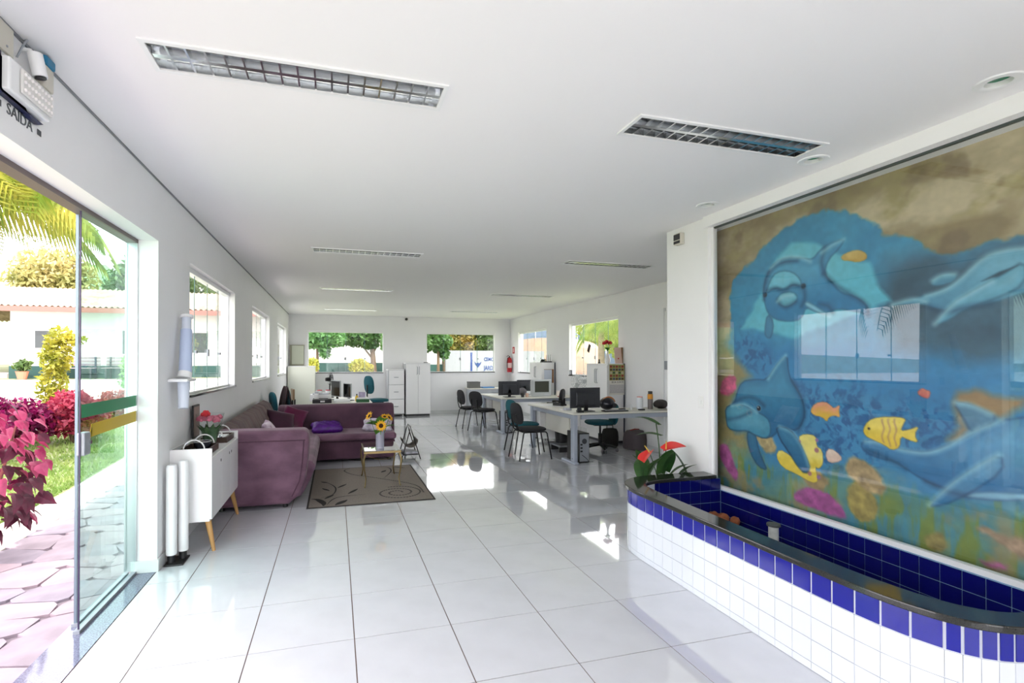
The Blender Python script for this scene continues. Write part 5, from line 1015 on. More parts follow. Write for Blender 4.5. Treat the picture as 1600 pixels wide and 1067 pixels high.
def l_desk(label, cx, cy, ylen, xend, depth=0.62):
    """L-shaped desk: corner nearest the viewer at (cx, cy); one wing runs back along y, the other along x to the wall"""
    t = thing('corner_desk', label, 'desk', (cx, cy, 0), 0, 'grey corner desks'); X = xend-cx
    poly = [(0,0),(X,0),(X,depth),(depth+0.18,depth),(depth,depth+0.18),(depth,ylen),(0,ylen)]
    MB().prism(poly, 0.725, 0.75).build('worktop', M_lam, t); MB().prism([(x*1.0+(0.002 if x else -0.002), y+(0.002 if y else -0.002)) for x, y in poly], 0.722, 0.726).build('edge_strip', M_edge, t)
    MB().box(0.03,0.14,0.655,0.065,ylen-0.06,0.722).build('side_rail', M_leg, t); MB().box(0.14,0.03,0.655,X-0.06,0.065,0.722).build('front_rail', M_leg, t)
    for (x, y, al) in ((0.05, 0.09, 'y'), (0.05, ylen-0.12, 'y')):
        MB().box(x-0.03,y-0.055,0.03,x+0.03,y+0.055,0.722).build('leg', M_leg, t, bevel=0.006); f0 = MB().box(x-0.035,y-0.09,0.0,x+0.035,y+0.36 if y < 0.5 else y+0.1,0.03).build('foot', M_leg, t, bevel=0.008)
        MB().cyl((x-0.031,y,0.075), (x-0.0305,y,0.075), 0.01, n=10).build('cap', M_black, t)
    MB().box(0.20,0.56,0.34,0.218,ylen-0.34,0.70).build('modesty_panel', M_lam, t); MB().box(0.1,ylen-0.33,0.16,0.5,ylen-0.06,0.70).build('pedestal', M_lac, t)
    return t
l_desk('pale L-shaped corner desk nearest the pillar', 3.345, 6.67, 1.82, 5.13); l_desk('pale L-shaped corner desk in the middle, carrying the old television', 3.33, 9.93, 1.62, 5.13)
fd = thing('wall_table', 'grey table against the back wall below the right window', 'table', (4.25, 14.17, 0))
MB().box(-0.55,-0.32,0.72,0.6,0.34,0.75).build('top', M_lam, fd); MB().box(-0.52,-0.29,0.62,0.57,-0.26,0.72).build('apron', M_lamg, fd)
for s in (-0.48, 0.53): MB().box(s-0.03,-0.26,0.0,s+0.03,0.28,0.72).build('leg_panel', M_lamg, fd)
MB().box(-0.45,0.1,0.3,0.5,0.12,0.7).build('modesty_panel', M_lamg, fd)
# chairs
visitor_chair('black visitor chair in the aisle at the near desk', M_fab, (2.93, 7.36, 0), 0.06)
visitor_chair('teal visitor chair right behind the near black one', M_teal, (3.06, 7.95, 0), 0.1)
visitor_chair('black visitor chair nearer the viewer at the middle desk', M_fab, (3.12, 10.58, 0), 0.45)
visitor_chair('black visitor chair farther back at the middle desk', M_fab, (2.98, 11.18, 0), 0.12)
swivel_chair('teal seated swivel chair tucked under the near desk wing', M_teal, (4.3, 7.6, 0), PI*0.93, False, 0.62)
swivel_chair('black swivel chair with armrests between near and middle desks', M_fab, (4.05, 9.1, 0), 2.5, True)
swivel_chair('teal swivel chair standing alone behind the sofa', M_teal, (0.97, 12.3, 0), 0.5, False, 0.80, 1.2)
swivel_chair('low teal swivel chair beside the left wall behind the sofa', M_teal, (-0.82, 9.45, -0.0), 0.35)
swivel_chair('teal swivel chair with a dark jacket over it at the left desk', M_teal, (-0.66, 10.45, 0), 0.25)
# jacket hung over the left chair: sleeves and body as one draped shell
b = MB(); nu = 14
for i in range(nu+1):
    for j in range(9):
        u = i/nu; v = j/8; z = 1.03-0.55*abs(u*2-1)**1.3; y = (v-0.5)*0.46*(1+0.15*math.sin(u*9)); x = (u-0.5)*0.20*(1.0+0.2*math.sin(v*7))+0.012*math.sin(v*22+u*5)
        b.v.append((x, y, z+0.012*math.sin(v*15)))
for i in range(nu):
    for j in range(8): a = i*9+j; b.f.append((a, a+9, a+10, a+1))
jk = b.build('jacket', pm('brown_jacket', (52,34,38), 0.9, noise=0.4, nscale=8), smooth='all', loc=(-0.925, 10.38, 0.0)); jk.rotation_euler = (0,0,0.25); jk.modifiers.new('th','SOLIDIFY').thickness = 0.02; tag(jk, 'dark brown jacket draped over the teal chair at the left desk', 'jacket')
wc = thing('wooden_chair', 'light wooden chair behind the jacket at the left desk', 'chair', (-0.88, 11.4, 0), 0.2)
MB().box(-0.02,-0.19,0.70,0.02,0.19,0.93).build('backrest', pm('plywood', (170,140,104), 0.5), wc, bevel=0.01); MB().box(0.0,-0.2,0.42,0.4,0.2,0.45).build('seat', MATS['plywood'], wc, bevel=0.01)
for x in (0.02, 0.37):
    for y in (-0.17, 0.17): MB().box(x-0.015,y-0.015,0,x+0.015,y+0.015,0.42 if x > 0.1 else 0.72).build('leg', M_tube, wc)
# left desk behind the sofa
ld = thing('office_desk', 'long office desk behind the sofa, crowded with papers', 'desk', (0.12, 10.55, 0))
MB().box(-0.52,-0.85,0.715,0.55,0.9,0.74).build('worktop', M_lam, ld)
for y in (-0.78, 0.82): MB().box(-0.45,y-0.03,0,0.48,y+0.03,0.715).build('leg_panel', M_lamg, ld)
MB().box(0.40,-0.75,0.3,0.42,0.79,0.7).build('modesty_panel', M_lamg, ld)
def monitor(label, loc, rz, w=0.48, hgt=0.31, base=0.09, silver=False):
    """flat monitor, screen towards +x"""
    t = thing('monitor', label, 'monitor', loc, rz, 'computer monitors'); body = M_dark if not silver else pm('silver_plastic', (176,180,182), 0.4)
    MB().box(-0.022,-w/2,base,0.0,w/2,base+hgt).build('bezel', body, t, bevel=0.005); MB().box(0.0003,-w/2+0.014,base+0.014,0.0018,w/2-0.014,base+hgt-0.014).build('screen', pm('screen_black', (10,11,14), 0.12), t)
    MB().box(-0.05,-w*0.33,base+hgt*0.12,-0.0225,w*0.33,base+hgt*0.78).build('back_cover', M_dark, t, bevel=0.015)
    MB().box(-0.05,-0.03,0.012,-0.025,0.03,base+0.12).build('neck', M_black, t); MB().box(-0.11,-0.12,0.0,0.06,0.12,0.012).build('stand', M_black, t, bevel=0.004); return t
monitor('black monitor with silver edge, left of two on the left desk', (0.0, 10.65, 0.74), PI+0.4, 0.44, 0.33, 0.06, True); monitor('black monitor, right of two on the left desk', (0.22, 10.35, 0.74), PI+0.35, 0.40, 0.29, 0.05, True)
def fan(label, loc, rz, r, mat, mat2, stem, name='desk_fan'):
    t = thing(name, label, 'fan', loc, rz); MB().lathe([(0,0),(r*0.75,0),(r*0.7,0.02),(0.03,0.035),(0.016,0.05),(0.014,stem),(0,stem)], 20).build('base', mat2, t, smooth=True)
    z = stem+r*0.7; ring = MB()
    for k in range(5): rr = r*(1-0.2*k); ring.tube([(0.03+0.02*k*0.4, rr*math.cos(a), z+rr*math.sin(a)) for a in np.linspace(0,2*PI,26)[:-1]], 0.004, 5, True)
    for k in range(16): a = k*PI/8; ring.tube([(0.045,0.02*math.cos(a),z+0.02*math.sin(a)),(0.03,r*math.cos(a),z+r*math.sin(a)),(-0.03,r*0.8*math.cos(a),z+r*0.8*math.sin(a))], 0.0025, 4)
    ring.build('grille', mat, t)
    for k in range(3):
        a = k*2*PI/3; bl = MB().prism([(0.02,-0.02),(r*0.5,-r*0.3),(r*0.85,-r*0.12),(r*0.85,r*0.2),(r*0.4,r*0.2),(0.02,0.03)], 0, 0.004, axes((0,0,z), (0,math.cos(a),math.sin(a)), (0.25,-math.sin(a),math.cos(a)))); bl.build('blade', mat, t)
    MB().cyl((-0.09,0,z), (0.01,0,z), r*0.28, r*0.34, n=16).build('motor', mat2, t, smooth=True); return t
fan('dark desk fan behind the monitors on the left desk', (-0.12, 11.25, 0.74), 0.35, 0.13, M_dark, M_black, 0.30)
bxs = [('document_tray', 'black document tray at the near edge of the left desk', 'tray', (-0.24, 9.83, 0.74), (0.34,0.24,0.07), M_black), ('printer', 'white low printer on the left desk', 'printer', (-0.28, 10.4, 0.74), (0.40,0.34,0.13), M_lac),
       ('paper_pile', 'pile of white papers on the left desk', 'papers', (0.12, 9.95, 0.74), (0.30,0.22,0.045), M_pap), ('green_box', 'green box at the right end of the left desk', 'box', (0.50, 9.84, 0.74), (0.24,0.2,0.06), pm('green_card', (50,104,66), 0.6)),
       ('file_holder', 'white upright file holder at the left end of the left desk', 'file holder', (-0.35, 10.1, 0.74), (0.07,0.24,0.16), M_lac)]
for nm, lb, ct, lc, (a, b_, c), mt in bxs:
    t = thing(nm, lb, ct, lc); MB().box(-a/2,-b_/2,0,a/2,b_/2,c).build('body', mt, t, bevel=min(0.008, c*0.2))
    if nm == 'document_tray': MB().box(-0.03,-b_/2-0.002,0.02,0.05,-b_/2,0.05).build('label_plate', M_pap, t)
    if nm == 'printer': MB().box(-0.15,-0.16,c,0.15,0.1,c+0.02).build('lid', M_lamg, t); MB().box(-0.14,-b_/2-0.01,0.03,0.14,-b_/2,0.06).build('slot', M_dark, t)
    if nm == 'paper_pile': MB().rbox(0.01,0.01,c,0.28,0.2,c+0.01,0.15).build('loose_sheet', M_pap, t)
    if nm == 'green_box': MB().box(-0.11,-0.09,c,0.11,0.09,c+0.02).build('papers', M_pap, t)
    if nm == 'file_holder': MB().box(-0.03,-0.11,0.02,0.03,0.11,0.2).build('folders', M_lamg, t)
for i, x in enumerate((-0.22, -0.06)):
    t = thing('round_tin', ['red and white round tin on the printer, left of the pair', 'red and white round tin on the printer, right of the pair'][i], 'tin', (x-0.08, 10.32, 0.892)); MB().lathe([(0,0),(0.055,0),(0.06,0.02),(0.055,0.05),(0,0.05)], 18).build('tin', M_pap, t, smooth=True); MB().lathe([(0,0.0505),(0.05,0.0505),(0.045,0.065),(0,0.068)], 18).build('lid', pm('red_lid', (196,40,54), 0.5), t, smooth=True)
t = thing('yellow_bottle', 'small yellow bottle beside the right monitor of the left desk', 'bottle', (0.40, 10.1, 0.74)); MB().lathe([(0,0),(0.03,0),(0.032,0.08),(0.012,0.11),(0,0.11)], 14).build('body', pm('yellow_plastic', (220,180,30), 0.4), t, smooth=True); MB().lathe([(0.013,0.111),(0.013,0.14),(0,0.14)], 12).build('cap', M_black, t)
t = thing('gift_bag', 'lilac paper gift bag on the left desk', 'bag', (0.49, 10.1, 0.74)); MB().prism([(-0.06,0),(0.06,0),(0.075,0.17),(-0.05,0.18)], -0.03, 0.03, axes((0,0,0), (1,0,0), (0,0,1))).build('body', pm('lilac_paper', (196,184,214), 0.6, noise=0.4, nscale=20), t); MB().tube([(-0.03,0,0.17),(-0.01,0,0.23),(0.02,0,0.23),(0.04,0,0.17)], 0.003, 5).build('handle', M_pap, t)
# back wall cabinets
M_car = pm('gap_shade_grey', (176,178,182), 0.4); M_hdl = pm('handle_steel', (132,136,142), 0.3, metal=0.6)  # carcass colour darkened to put shade into the drawer and door gaps
c1 = thing('low_cabinet', 'plain white cabinet in the far left corner', 'cabinet', (-0.865, 14.26, 0)); MB().box(-0.345,-0.28,0.03,0.335,0.26,1.38).build('body', pm('cream_lacquer', (226,228,214), 0.35), c1); MB().box(-0.35,-0.285,1.38,0.34,0.262,1.40).build('top', M_lac, c1); MB().box(-0.33,-0.25,0.0,0.32,0.25,0.03).build('plinth', M_dark, c1)
e1 = thing('wall_box', 'beige metal wall box above the corner cabinet', 'wall box', (-1.01, 14.52, 1.41)); MB().box(-0.18,-0.06,0,0.18,0.028,0.56).build('case', pm('box_olive', (150,150,130), 0.5), e1); MB().box(-0.13,-0.066,0.04,0.17,-0.0605,0.54).build('door', pm('box_cream', (200,204,186), 0.5), e1)
fc = thing('filing_cabinet', 'white three drawer filing cabinet on castors at the back wall', 'filing cabinet', (1.61, 14.2, 0)); MB().box(-0.225,-0.24,0.06,0.225,0.3,1.28).build('body', M_car, fc); MB().box(-0.23,-0.25,1.28,0.23,0.305,1.305).build('top', M_lac, fc)
for k in range(3):
    d = MB().box(-0.20,-0.258,0.085+k*0.4,0.215,-0.241,0.475+k*0.4).build('drawer', M_lac, fc, bevel=0.004); MB().box(-0.06,-0.275,0.275+k*0.4,0.06,-0.2585,0.29+k*0.4).build('handle', M_hdl, d)
for x in (-0.19, 0.19): MB().cyl((x-0.012,-0.2,0.03), (x+0.012,-0.2,0.03), 0.03, n=12).build('castor', M_white, fc); MB().cyl((x-0.012,0.24,0.03), (x+0.012,0.24,0.03), 0.03, n=12).build('castor', M_white, fc)
tc = thing('tall_cabinet', 'tall white two door cabinet beside the filing cabinet', 'cabinet', (2.22, 14.2, 0)); MB().box(-0.345,-0.24,0.05,0.345,0.3,1.46).build('body', M_car, tc); MB().box(-0.35,-0.26,1.46,0.35,0.305,1.485).build('top', M_lac, tc); MB().box(-0.33,-0.22,0.0,0.33,0.28,0.05).build('plinth', M_black, tc)
for s in (-1, 1):
    d = MB().box(min(0.002*s,0.342*s),-0.257,0.06,max(0.002*s,0.342*s),-0.241,1.455).build('door', M_lac, tc, bevel=0.003); MB().tube([(s*0.035,-0.258,1.16),(s*0.028,-0.285,1.18),(s*0.028,-0.285,1.36),(s*0.035,-0.258,1.38)], 0.007, 7).build('handle', M_hdl, d)
tag(MB().box(-0.06,-0.04,0,0.06,0.04,0.018).build('stapler', M_black, loc=(2.45, 14.02, 1.486), bevel=0.005), 'small black object lying on the tall cabinet', 'small object')
cb = thing('dome_camera', 'small black dome camera high on the back wall', 'camera', (1.97, YB-0.002, 2.745)); MB().ell((0,-0.02,0), (0.035,0.035,0.035)).build('dome', M_black, cb, smooth='all'); MB().cyl((0,0,0), (0,-0.012,0), 0.04, n=16).build('mount', M_dark, cb)
fx = thing('fire_extinguisher', 'red fire extinguisher hung on the right wall by the far corner', 'fire extinguisher', (5.065, 14.36, 1.2)); M_red = pm('extinguisher_red', (184,22,34), 0.3)
MB().lathe([(0,0),(0.07,0),(0.075,0.015),(0.075,0.36),(0.055,0.42),(0.025,0.44),(0,0.44)], 20).build('cylinder', M_red, fx, smooth=True); MB().cyl((0,0,0.44), (0,0,0.48), 0.016, n=10).build('valve', M_black, fx)
MB().tube([(0,0,0.475),(-0.05,-0.02,0.50),(-0.10,-0.04,0.47)], 0.009, 6).build('lever', M_black, fx); MB().tube([(0,0,0.46),(-0.07,-0.03,0.43),(-0.085,-0.02,0.30),(-0.08,-0.02,0.12)], 0.010, 7).build('hose', M_black, fx, smooth=True)
MB().lathe([(0.0755,0.13),(0.0762,0.14),(0.0762,0.27),(0.0755,0.28)], 20, caps=False).build('label_band', pm('label_white', (220,190,190), 0.5), fx)
sgn = thing('safety_sign', 'small red sign above the fire extinguisher', 'sign', (XR-0.002, 14.25, 1.86)); MB().box(-0.004,-0.09,-0.1,0,0.09,0.1).build('plate', M_red, sgn); MB().box(-0.0055,-0.035,-0.06,-0.0041,0.035,0.06).build('pictogram', pm('pict_white', (236,210,206), 0.5), sgn)
# right wall cabinets
def wall_cab(label, y0, y1, hgt, x0=4.80):
    t = thing('storage_cabinet', label, 'cabinet', ((x0+XR-0.016)/2, (y0+y1)/2, 0), 0, 'right wall cabinets'); hx = (XR-0.016-x0)/2; hy = (y1-y0)/2
    MB().box(-hx,-hy,0.05,hx,hy,hgt-0.025).build('body', M_lac, t); MB().box(-hx-0.012,-hy-0.006,hgt-0.025,hx,hy+0.006,hgt).build('top', M_lac, t); MB().box(-hx+0.02,-hy+0.02,0,hx,hy-0.02,0.05).build('plinth', M_dark, t); MB().box(hx-0.02,-hy-0.012,0.0,hx+0.002,-hy-0.0005,hgt).build('dark_edge', pm('edge_navy', (64,70,86), 0.5), t)
    for k in range(2):
        a, c = (-hy+0.003, -0.002) if k == 0 else (0.002, hy-0.003); d = MB().box(-hx-0.017,a,0.06,-hx-0.001,c,hgt-0.03).build('door', M_lac, t, bevel=0.003); yy = -0.035 if k == 0 else 0.035
        MB().tube([(-hx-0.017,yy,hgt-0.37),(-hx-0.04,yy*0.85,hgt-0.35),(-hx-0.04,yy*0.85,hgt-0.12),(-hx-0.017,yy,hgt-0.10)], 0.007, 7).build('handle', M_hdl, d)
    return t
wall_cab('white two door cabinet on the right wall with calendar on its side', 8.2, 8.98, 1.475); wall_cab('white two door cabinet on the right wall, farther from the viewer', 11.25, 12.0, 1.495)
# calendar on the near cabinet's side: picture grid, lettering, month block
cl = thing('wall_calendar', 'animal lottery calendar with BOA SORTE lettering on the cabinet side', 'calendar', (4.975, 8.181, 0.9)); MB().box(-0.155,-0.0,0.0,0.155,0.002,0.56).build('sheet', pm('calendar_paper', (226,222,214), 0.7), cl)
MB().box(-0.155,-0.001,0.265,0.155,-0.0001,0.56).build('picture_ground', pm('calendar_olive', (168,164,104), 0.7), cl)
cols_ = [(90,70,50),(60,90,60),(150,60,50),(70,80,100),(190,180,150),(110,100,60)]
for i in range(5):
    for j in range(5): MB().box(-0.145+i*0.059,-0.002,0.275+j*0.056,-0.145+i*0.059+0.048,-0.0011,0.275+j*0.056+0.04).build('picture', pm('cal_pic_%d' % ((i*3+j*2) % 6), cols_[(i*3+j*2) % 6], 0.7), cl)
text('lettering', 'BOA SORTE', 0.052, pm('cal_black', (40,40,36), 0.6), cl, axes((0.015,-0.0006,0.232), (1,0,0), (0,0,1)), 0.0004, sx=0.9)
MB().box(-0.15,-0.001,0.03,0.15,-0.0001,0.19).build('month_block', pm('cal_grey', (206,202,202), 0.7, noise=0.2, nscale=60), cl)
# frame with paper on the far cabinet's side
pn = thing('notice_board', 'paper notice with brown strip on the far cabinet side', 'notice', (4.97, 11.228, 1.0)); MB().box(-0.12,0,0,0.08,0.006,0.32).build('sheet', pm('notice_blue', (206,214,228), 0.6), pn); MB().box(0.08,0,0.0,0.125,0.006,0.33).build('strip', pm('cork_brown', (150,106,66), 0.8), pn); MB().box(-0.125,0.0,0.32,0.08,0.007,0.33).build('edge', pm('cork_brown', (150,106,66), 0.8), pn)
rt = thing('router', 'black router with three antennas on the far cabinet', 'router', (4.97, 11.4, 1.496)); MB().box(-0.13,-0.07,0,0.13,0.07,0.03).build('case', M_black, rt, bevel=0.006); MB().ell((-0.09,0,0.045), (0.05,0.05,0.035)).build('adapter', M_black, rt, smooth='all')
for k in (0.02, 0.07, 0.12): MB().cyl((k,0.03,0.03), (k+0.01,0.03,0.19), 0.006, n=8).build('antenna', M_black, rt)
vr = thing('flower_vase', 'white bottle vase with red flowers on the near cabinet', 'vase', (4.94, 8.45, 1.476)); MB().lathe([(0,0),(0.045,0),(0.05,0.03),(0.05,0.09),(0.03,0.15),(0.018,0.20),(0.02,0.23),(0.013,0.23),(0.012,0.16),(0,0.02)], 20).build('vase', M_white, vr, smooth=True)
for k in range(5): a = k*1.26; petal_ball('red_flower', (0.05*math.cos(a),0.05*math.sin(a),0.375+0.02*(k % 2)), 0.05, MATS['red_petal'], vr, 12, 70+k); MB().tube([(0,0,0.2),(0.04*math.cos(a),0.04*math.sin(a),0.37)], 0.003, 5).build('stem', M_lf, vr)
for k in range(7): a = k*0.9; inst('leaf', vl, vr, (0,0,0.24), (0,-0.95,a), (0.75,0.75,0.75))
pc_ = thing('photo_card', 'pink greeting card standing on the near cabinet', 'card', (5.05, 8.24, 1.476)); MB().box(-0.075,0,0,0.075,0.006,0.30).xf(Matrix.Rotation(-0.12,4,'X')).build('card', pm('pink_card', (220,190,176), 0.6), pc_); MB().box(-0.012,-0.0015,0.08,0.012,-0.0003,0.105).xf(Matrix.Rotation(-0.12,4,'X')).build('mark', MATS['red_petal'], pc_); MB().box(0.076,0.0,0,0.082,0.10,0.30).build('stand', pm('cork_brown', (150,106,66), 0.8), pc_)
tag(MB().lathe([(0,0),(0.022,0),(0.022,0.03),(0.012,0.035),(0.012,0.06),(0.018,0.075),(0,0.085)], 12).build('figurine', M_black, smooth=True, loc=(4.86, 8.62, 1.476)), 'tiny black figurine beside the red flower vase', 'figurine')
sf = thing('sill_photo', 'small photo frame on the sill of the near right window', 'photo frame', (XR-0.005, 10.42, SILL+0.021)); MB().box(-0.006,-0.06,0,0.006,0.06,0.11).build('frame', M_dark, sf); MB().box(-0.0075,-0.045,0.015,-0.0061,0.045,0.095).build('photo', M_lamg, sf)
tag(MB().box(-0.001,-0.05,-0.09,0.001,0.05,0.09).xf(Matrix.Rotation(0.45,4,'X')).build('window_sticker', M_black, loc=(XR+0.077, 9.72, 1.80)), 'dark rectangular sticker on the near right window pane', 'sticker')
# equipment on the desks
monitor('black monitor seen from behind on the near desk', (3.68, 6.97, 0.75), PI/2+0.02, 0.51, 0.31, 0.05); monitor('wide black monitor seen from behind on the middle desk', (3.60, 10.25, 0.75), PI/2, 0.48, 0.30, 0.04); monitor('smaller black monitor behind the wide one on the middle desk', (4.22, 10.95, 0.75), PI/2, 0.36, 0.26, 0.08)
tv = thing('television', 'small silver tube television on the middle desk', 'television', (4.34, 10.2, 0.75)); M_sil = pm('silver_plastic', (176,180,182), 0.4)
MB().box(-0.22,-0.02,0,0.22,0.05,0.37).build('front', M_sil, tv, bevel=0.015); MB().prism([(-0.2,0.02),(0.2,0.02),(0.2,0.35),(-0.2,0.35)], -0.18, -0.05, axes((0,0,0), (1,0,0), (0,0,1))).build('housing', M_sil, tv, bevel=0.02); MB().box(-0.165,-0.024,0.095,0.165,-0.0201,0.335).build('screen', pm('crt_glass', (58,60,52), 0.1), tv, bevel=0.003); MB().box(0.06,-0.023,0.03,0.16,-0.0201,0.06).build('control_panel', M_lamg, tv)
fan('pale grey pedestal fan standing by the right wall window', (4.86, 9.42, 0.0), -1.9, 0.18, pm('fan_grey', (186,190,190), 0.4), M_lac, 0.98, 'pedestal_fan')
dc_ = thing('desk_calendar', 'small tented desk calendar on the middle desk', 'calendar', (4.72, 10.05, 0.75)); MB().prism([(-0.05,0),(0.05,0),(0.0,0.13)], -0.09, 0.09, axes((0,0,0), (0,1,0), (0,0,1))).build('card', pm('card_cream', (226,216,206), 0.7), dc_); MB().box(-0.09,-0.056,0.0,0.09,-0.05,0.02).build('base', pm('card_red', (150,70,66), 0.6), dc_)
ph = thing('telephone', 'black desk telephone on the near desk', 'telephone', (3.72, 7.95, 0.75), 0.5); MB().prism([(-0.09,0),(0.09,0),(0.09,0.025),(-0.09,0.06)], -0.08, 0.08, axes((0,0,0), (1,0,0), (0,0,1))).build('base', M_black, ph); MB().tube([(-0.06,-0.10,0.075),(-0.07,-0.05,0.085),(-0.07,0.05,0.085),(-0.06,0.10,0.075)], [0.022,0.014,0.014,0.022], 8).build('handset', M_black, ph, smooth=True)
for i, (x, y, a) in enumerate(((3.55, 8.1, 0.3), (3.6, 7.85, -0.2), (3.75, 8.25, 0.1))): tag(MB().rbox(0,0,0,0.21,0.297,0.002,a).build('paper_sheet', M_pap, loc=(x, y, 0.7505+0.0025*i)), ['loose white sheet on the near desk, lowest of three by the telephone', 'loose white sheet on the near desk, nearest the monitor', 'topmost loose white sheet at the far end of the near desk'][i], 'paper', 'papers on the near desk')
for i, (x, y, a) in enumerate(((3.55, 11.1, 0.3), (3.6, 10.8, -0.1))): tag(MB().rbox(0,0,0,0.21,0.297,0.002,a).build('paper_sheet', M_pap, loc=(x, y, 0.7505)), ['white sheet at the far end of the middle desk', 'white sheet nearer the wide monitor on the middle desk'][i], 'paper', 'papers on the middle desk')
wcam = thing('tape_dispenser', 'black tape dispenser in front of the near monitor', 'tape dispenser', (3.50, 6.79, 0.75)); MB().box(-0.04,-0.03,0,0.06,0.03,0.03).build('base', M_black, wcam, bevel=0.006); MB().cyl((-0.005,-0.012,0.045), (-0.005,0.012,0.045), 0.034, n=18).build('roll', M_dark, wcam, smooth=True)
nb = thing('note_block', 'grey note block with pens on the near desk', 'stationery', (3.5, 7.2, 0.75)); MB().box(-0.05,-0.05,0,0.05,0.05,0.035).build('block', M_lamg, nb); MB().box(-0.09,-0.02,0,-0.06,0.10,0.012).build('pen_tray', M_pap, nb)
hm = thing('helmet', 'black and orange helmet like case on the near desk', 'helmet', (4.08, 7.0, 0.75)); 
MB().ell((0,0,0.10), (0.12,0.13,0.105), 20, 12, lambda d: 1-0.12*max(0, -d.z)).build('shell', pm('helmet_black', (26,28,36), 0.25), hm, smooth='all'); MB().tube([(0.015+0.112*math.cos(a), -0.02, 0.10+0.102*math.sin(a)) for a in np.linspace(0.3, 2.6, 14)], 0.016, 7).build('orange_band', pm('helmet_orange', (190,120,70), 0.4), hm, smooth=True); MB().cyl((0.06,-0.10,0.085), (0.06,-0.13,0.085), 0.035, n=16).build('vent', M_dark, hm)
kb = thing('keyboard', 'black keyboard with pale keys beside the near monitor', 'keyboard', (4.1, 6.80, 0.75)); MB().box(-0.2,-0.06,0,0.2,0.06,0.018).build('case', M_black, kb, bevel=0.004)
for r in range(3): MB().box(-0.18,-0.045+r*0.032,0.018,0.18,-0.022+r*0.032,0.024).build('key_row', M_dark if r else M_lamg, kb)
sb_ = thing('spray_bottle', 'grey vacuum flask with orange band and black lid on the near desk', 'bottle', (4.86, 7.0, 0.75)); MB().lathe([(0,0),(0.04,0),(0.041,0.16),(0,0.16)], 18).build('body', pm('flask_grey', (120,112,112), 0.4, metal=0.3), sb_, smooth=True); MB().lathe([(0.0415,0.16),(0.042,0.165),(0.042,0.235),(0.036,0.24),(0,0.24)], 18).build('band', pm('flask_orange', (222,150,40), 0.4), sb_, smooth=True); MB().lathe([(0.034,0.24),(0.034,0.28),(0.03,0.285),(0,0.285)], 18).build('lid', M_black, sb_, smooth=True)
wb = thing('white_bottle', 'translucent white bottle with red cap line on the near desk', 'bottle', (4.68, 7.02, 0.75)); MB().lathe([(0,0),(0.05,0),(0.052,0.16),(0.045,0.19),(0,0.19)], 18).build('body', pm('milky_plastic', (230,234,240), 0.35), wb, smooth=True); MB().lathe([(0.046,0.19),(0.046,0.20),(0,0.205)], 18).build('cap', pm('coral_cap', (230,150,140), 0.5), wb, smooth=True)
tag(MB().ell((0,0,0.07), (0.12,0.10,0.07), 14, 9, lambda d: 1+0.1*math.sin(5*d.x+4*d.y)).build('handbag', pm('dark_leather', (44,38,38), 0.5), smooth='all', loc=(5.03, 6.98, 0.757)), 'dark soft handbag at the wall end of the near desk', 'bag')
for i, (x, y) in enumerate(((4.36, 7.02), (4.60, 6.85))): tag(MB().box(-0.05,-0.025,0,0.05,0.025,0.02).build('stapler', M_black, loc=(x, y, 0.75), bevel=0.006), ['black stapler right of the helmet on the near desk', 'small black case in front of the white bottle'][i], 'stationery')
tag(MB().lathe([(0,0),(0.015,0),(0.016,0.05),(0.008,0.065),(0.008,0.085),(0,0.085)], 12).build('small_bottle', M_white, smooth=True, loc=(4.5, 6.98, 0.75)), 'tiny white bottle between staplers on the near desk', 'bottle')
for i, (x, y, z, sx, sy, sz) in enumerate(((3.70, 14.1, 0.75, 0.34, 0.28, 0.2),)):
    t = thing('archive_box', 'dark grey archive box on the wall table', 'box', (3.87, 14.12, z)); MB().box(-0.16,-0.14,0,0.16,0.14,0.17).build('box', pm('box_grey', (104,104,100), 0.7), t); MB().box(-0.165,-0.145,0.15,0.165,0.145,0.185).build('lid', pm('box_grey2', (92,92,90), 0.7), t)
tag(MB().rbox(0,0,0,0.36,0.26,0.03,0.1).build('blue_folder', pm('folder_blue', (30,120,190), 0.4), loc=(4.28, 14.1, 0.75), bevel=0.004), 'bright blue folder lying on the wall table', 'folder')
for i, (x, y) in enumerate(((3.86, 10.1), (3.98, 10.15))): tag(MB().lathe([(0,0),(0.035,0),(0.035,0.08),(0.03,0.08),(0.03,0.008),(0,0.008)], 14).build('pen_cup', [M_black, pm('pink_cup', (206,170,150), 0.5)][i], smooth=True, loc=(x, y, 0.75)), ['black pen cup beside the wide monitor on the middle desk', 'beige cup beside the black pen cup on the middle desk'][i], 'cup')
hl = tag(MB().ell((0,0,0.08), (0.10,0.10,0.09), 14, 9).build('grey_cap', pm('cap_grey_fabric', (110,108,114), 0.8), smooth='all', loc=(4.1, 10.75, 0.75)), 'grey cap lying left of the silver television', 'cap')
# under the desks
def tower(label, loc, rz=0.0):
    t = thing('computer_tower', label, 'computer', loc, rz, 'computer towers'); MB().box(-0.085,-0.2,0,0.085,0.2,0.44).build('case', M_black, t, bevel=0.006); MB().box(-0.075,-0.206,0.02,0.075,-0.2005,0.425).build('rear_panel', M_grey, t)
    MB().cyl((0.0,-0.207,0.32), (0.0,-0.2105,0.32), 0.04, n=18).build('fan_vent', M_dark, t)
    for k in range(3): MB().box(-0.065,-0.209,0.16+0.05*k,-0.03,-0.2065,0.185+0.05*k).build('port_block', M_black, t)
    MB().tube([(-0.04,-0.21,0.12),(0.0,-0.26,0.08),(0.06,-0.25,0.02),(0.15,-0.2,0.008)], 0.005, 5).build('cable', M_dark, t)
tower('black computer tower beside the near desk leg', (3.57, 6.98, 0.0)); tower('black computer tower under the middle desk corner', (3.53, 10.25, 0.0))
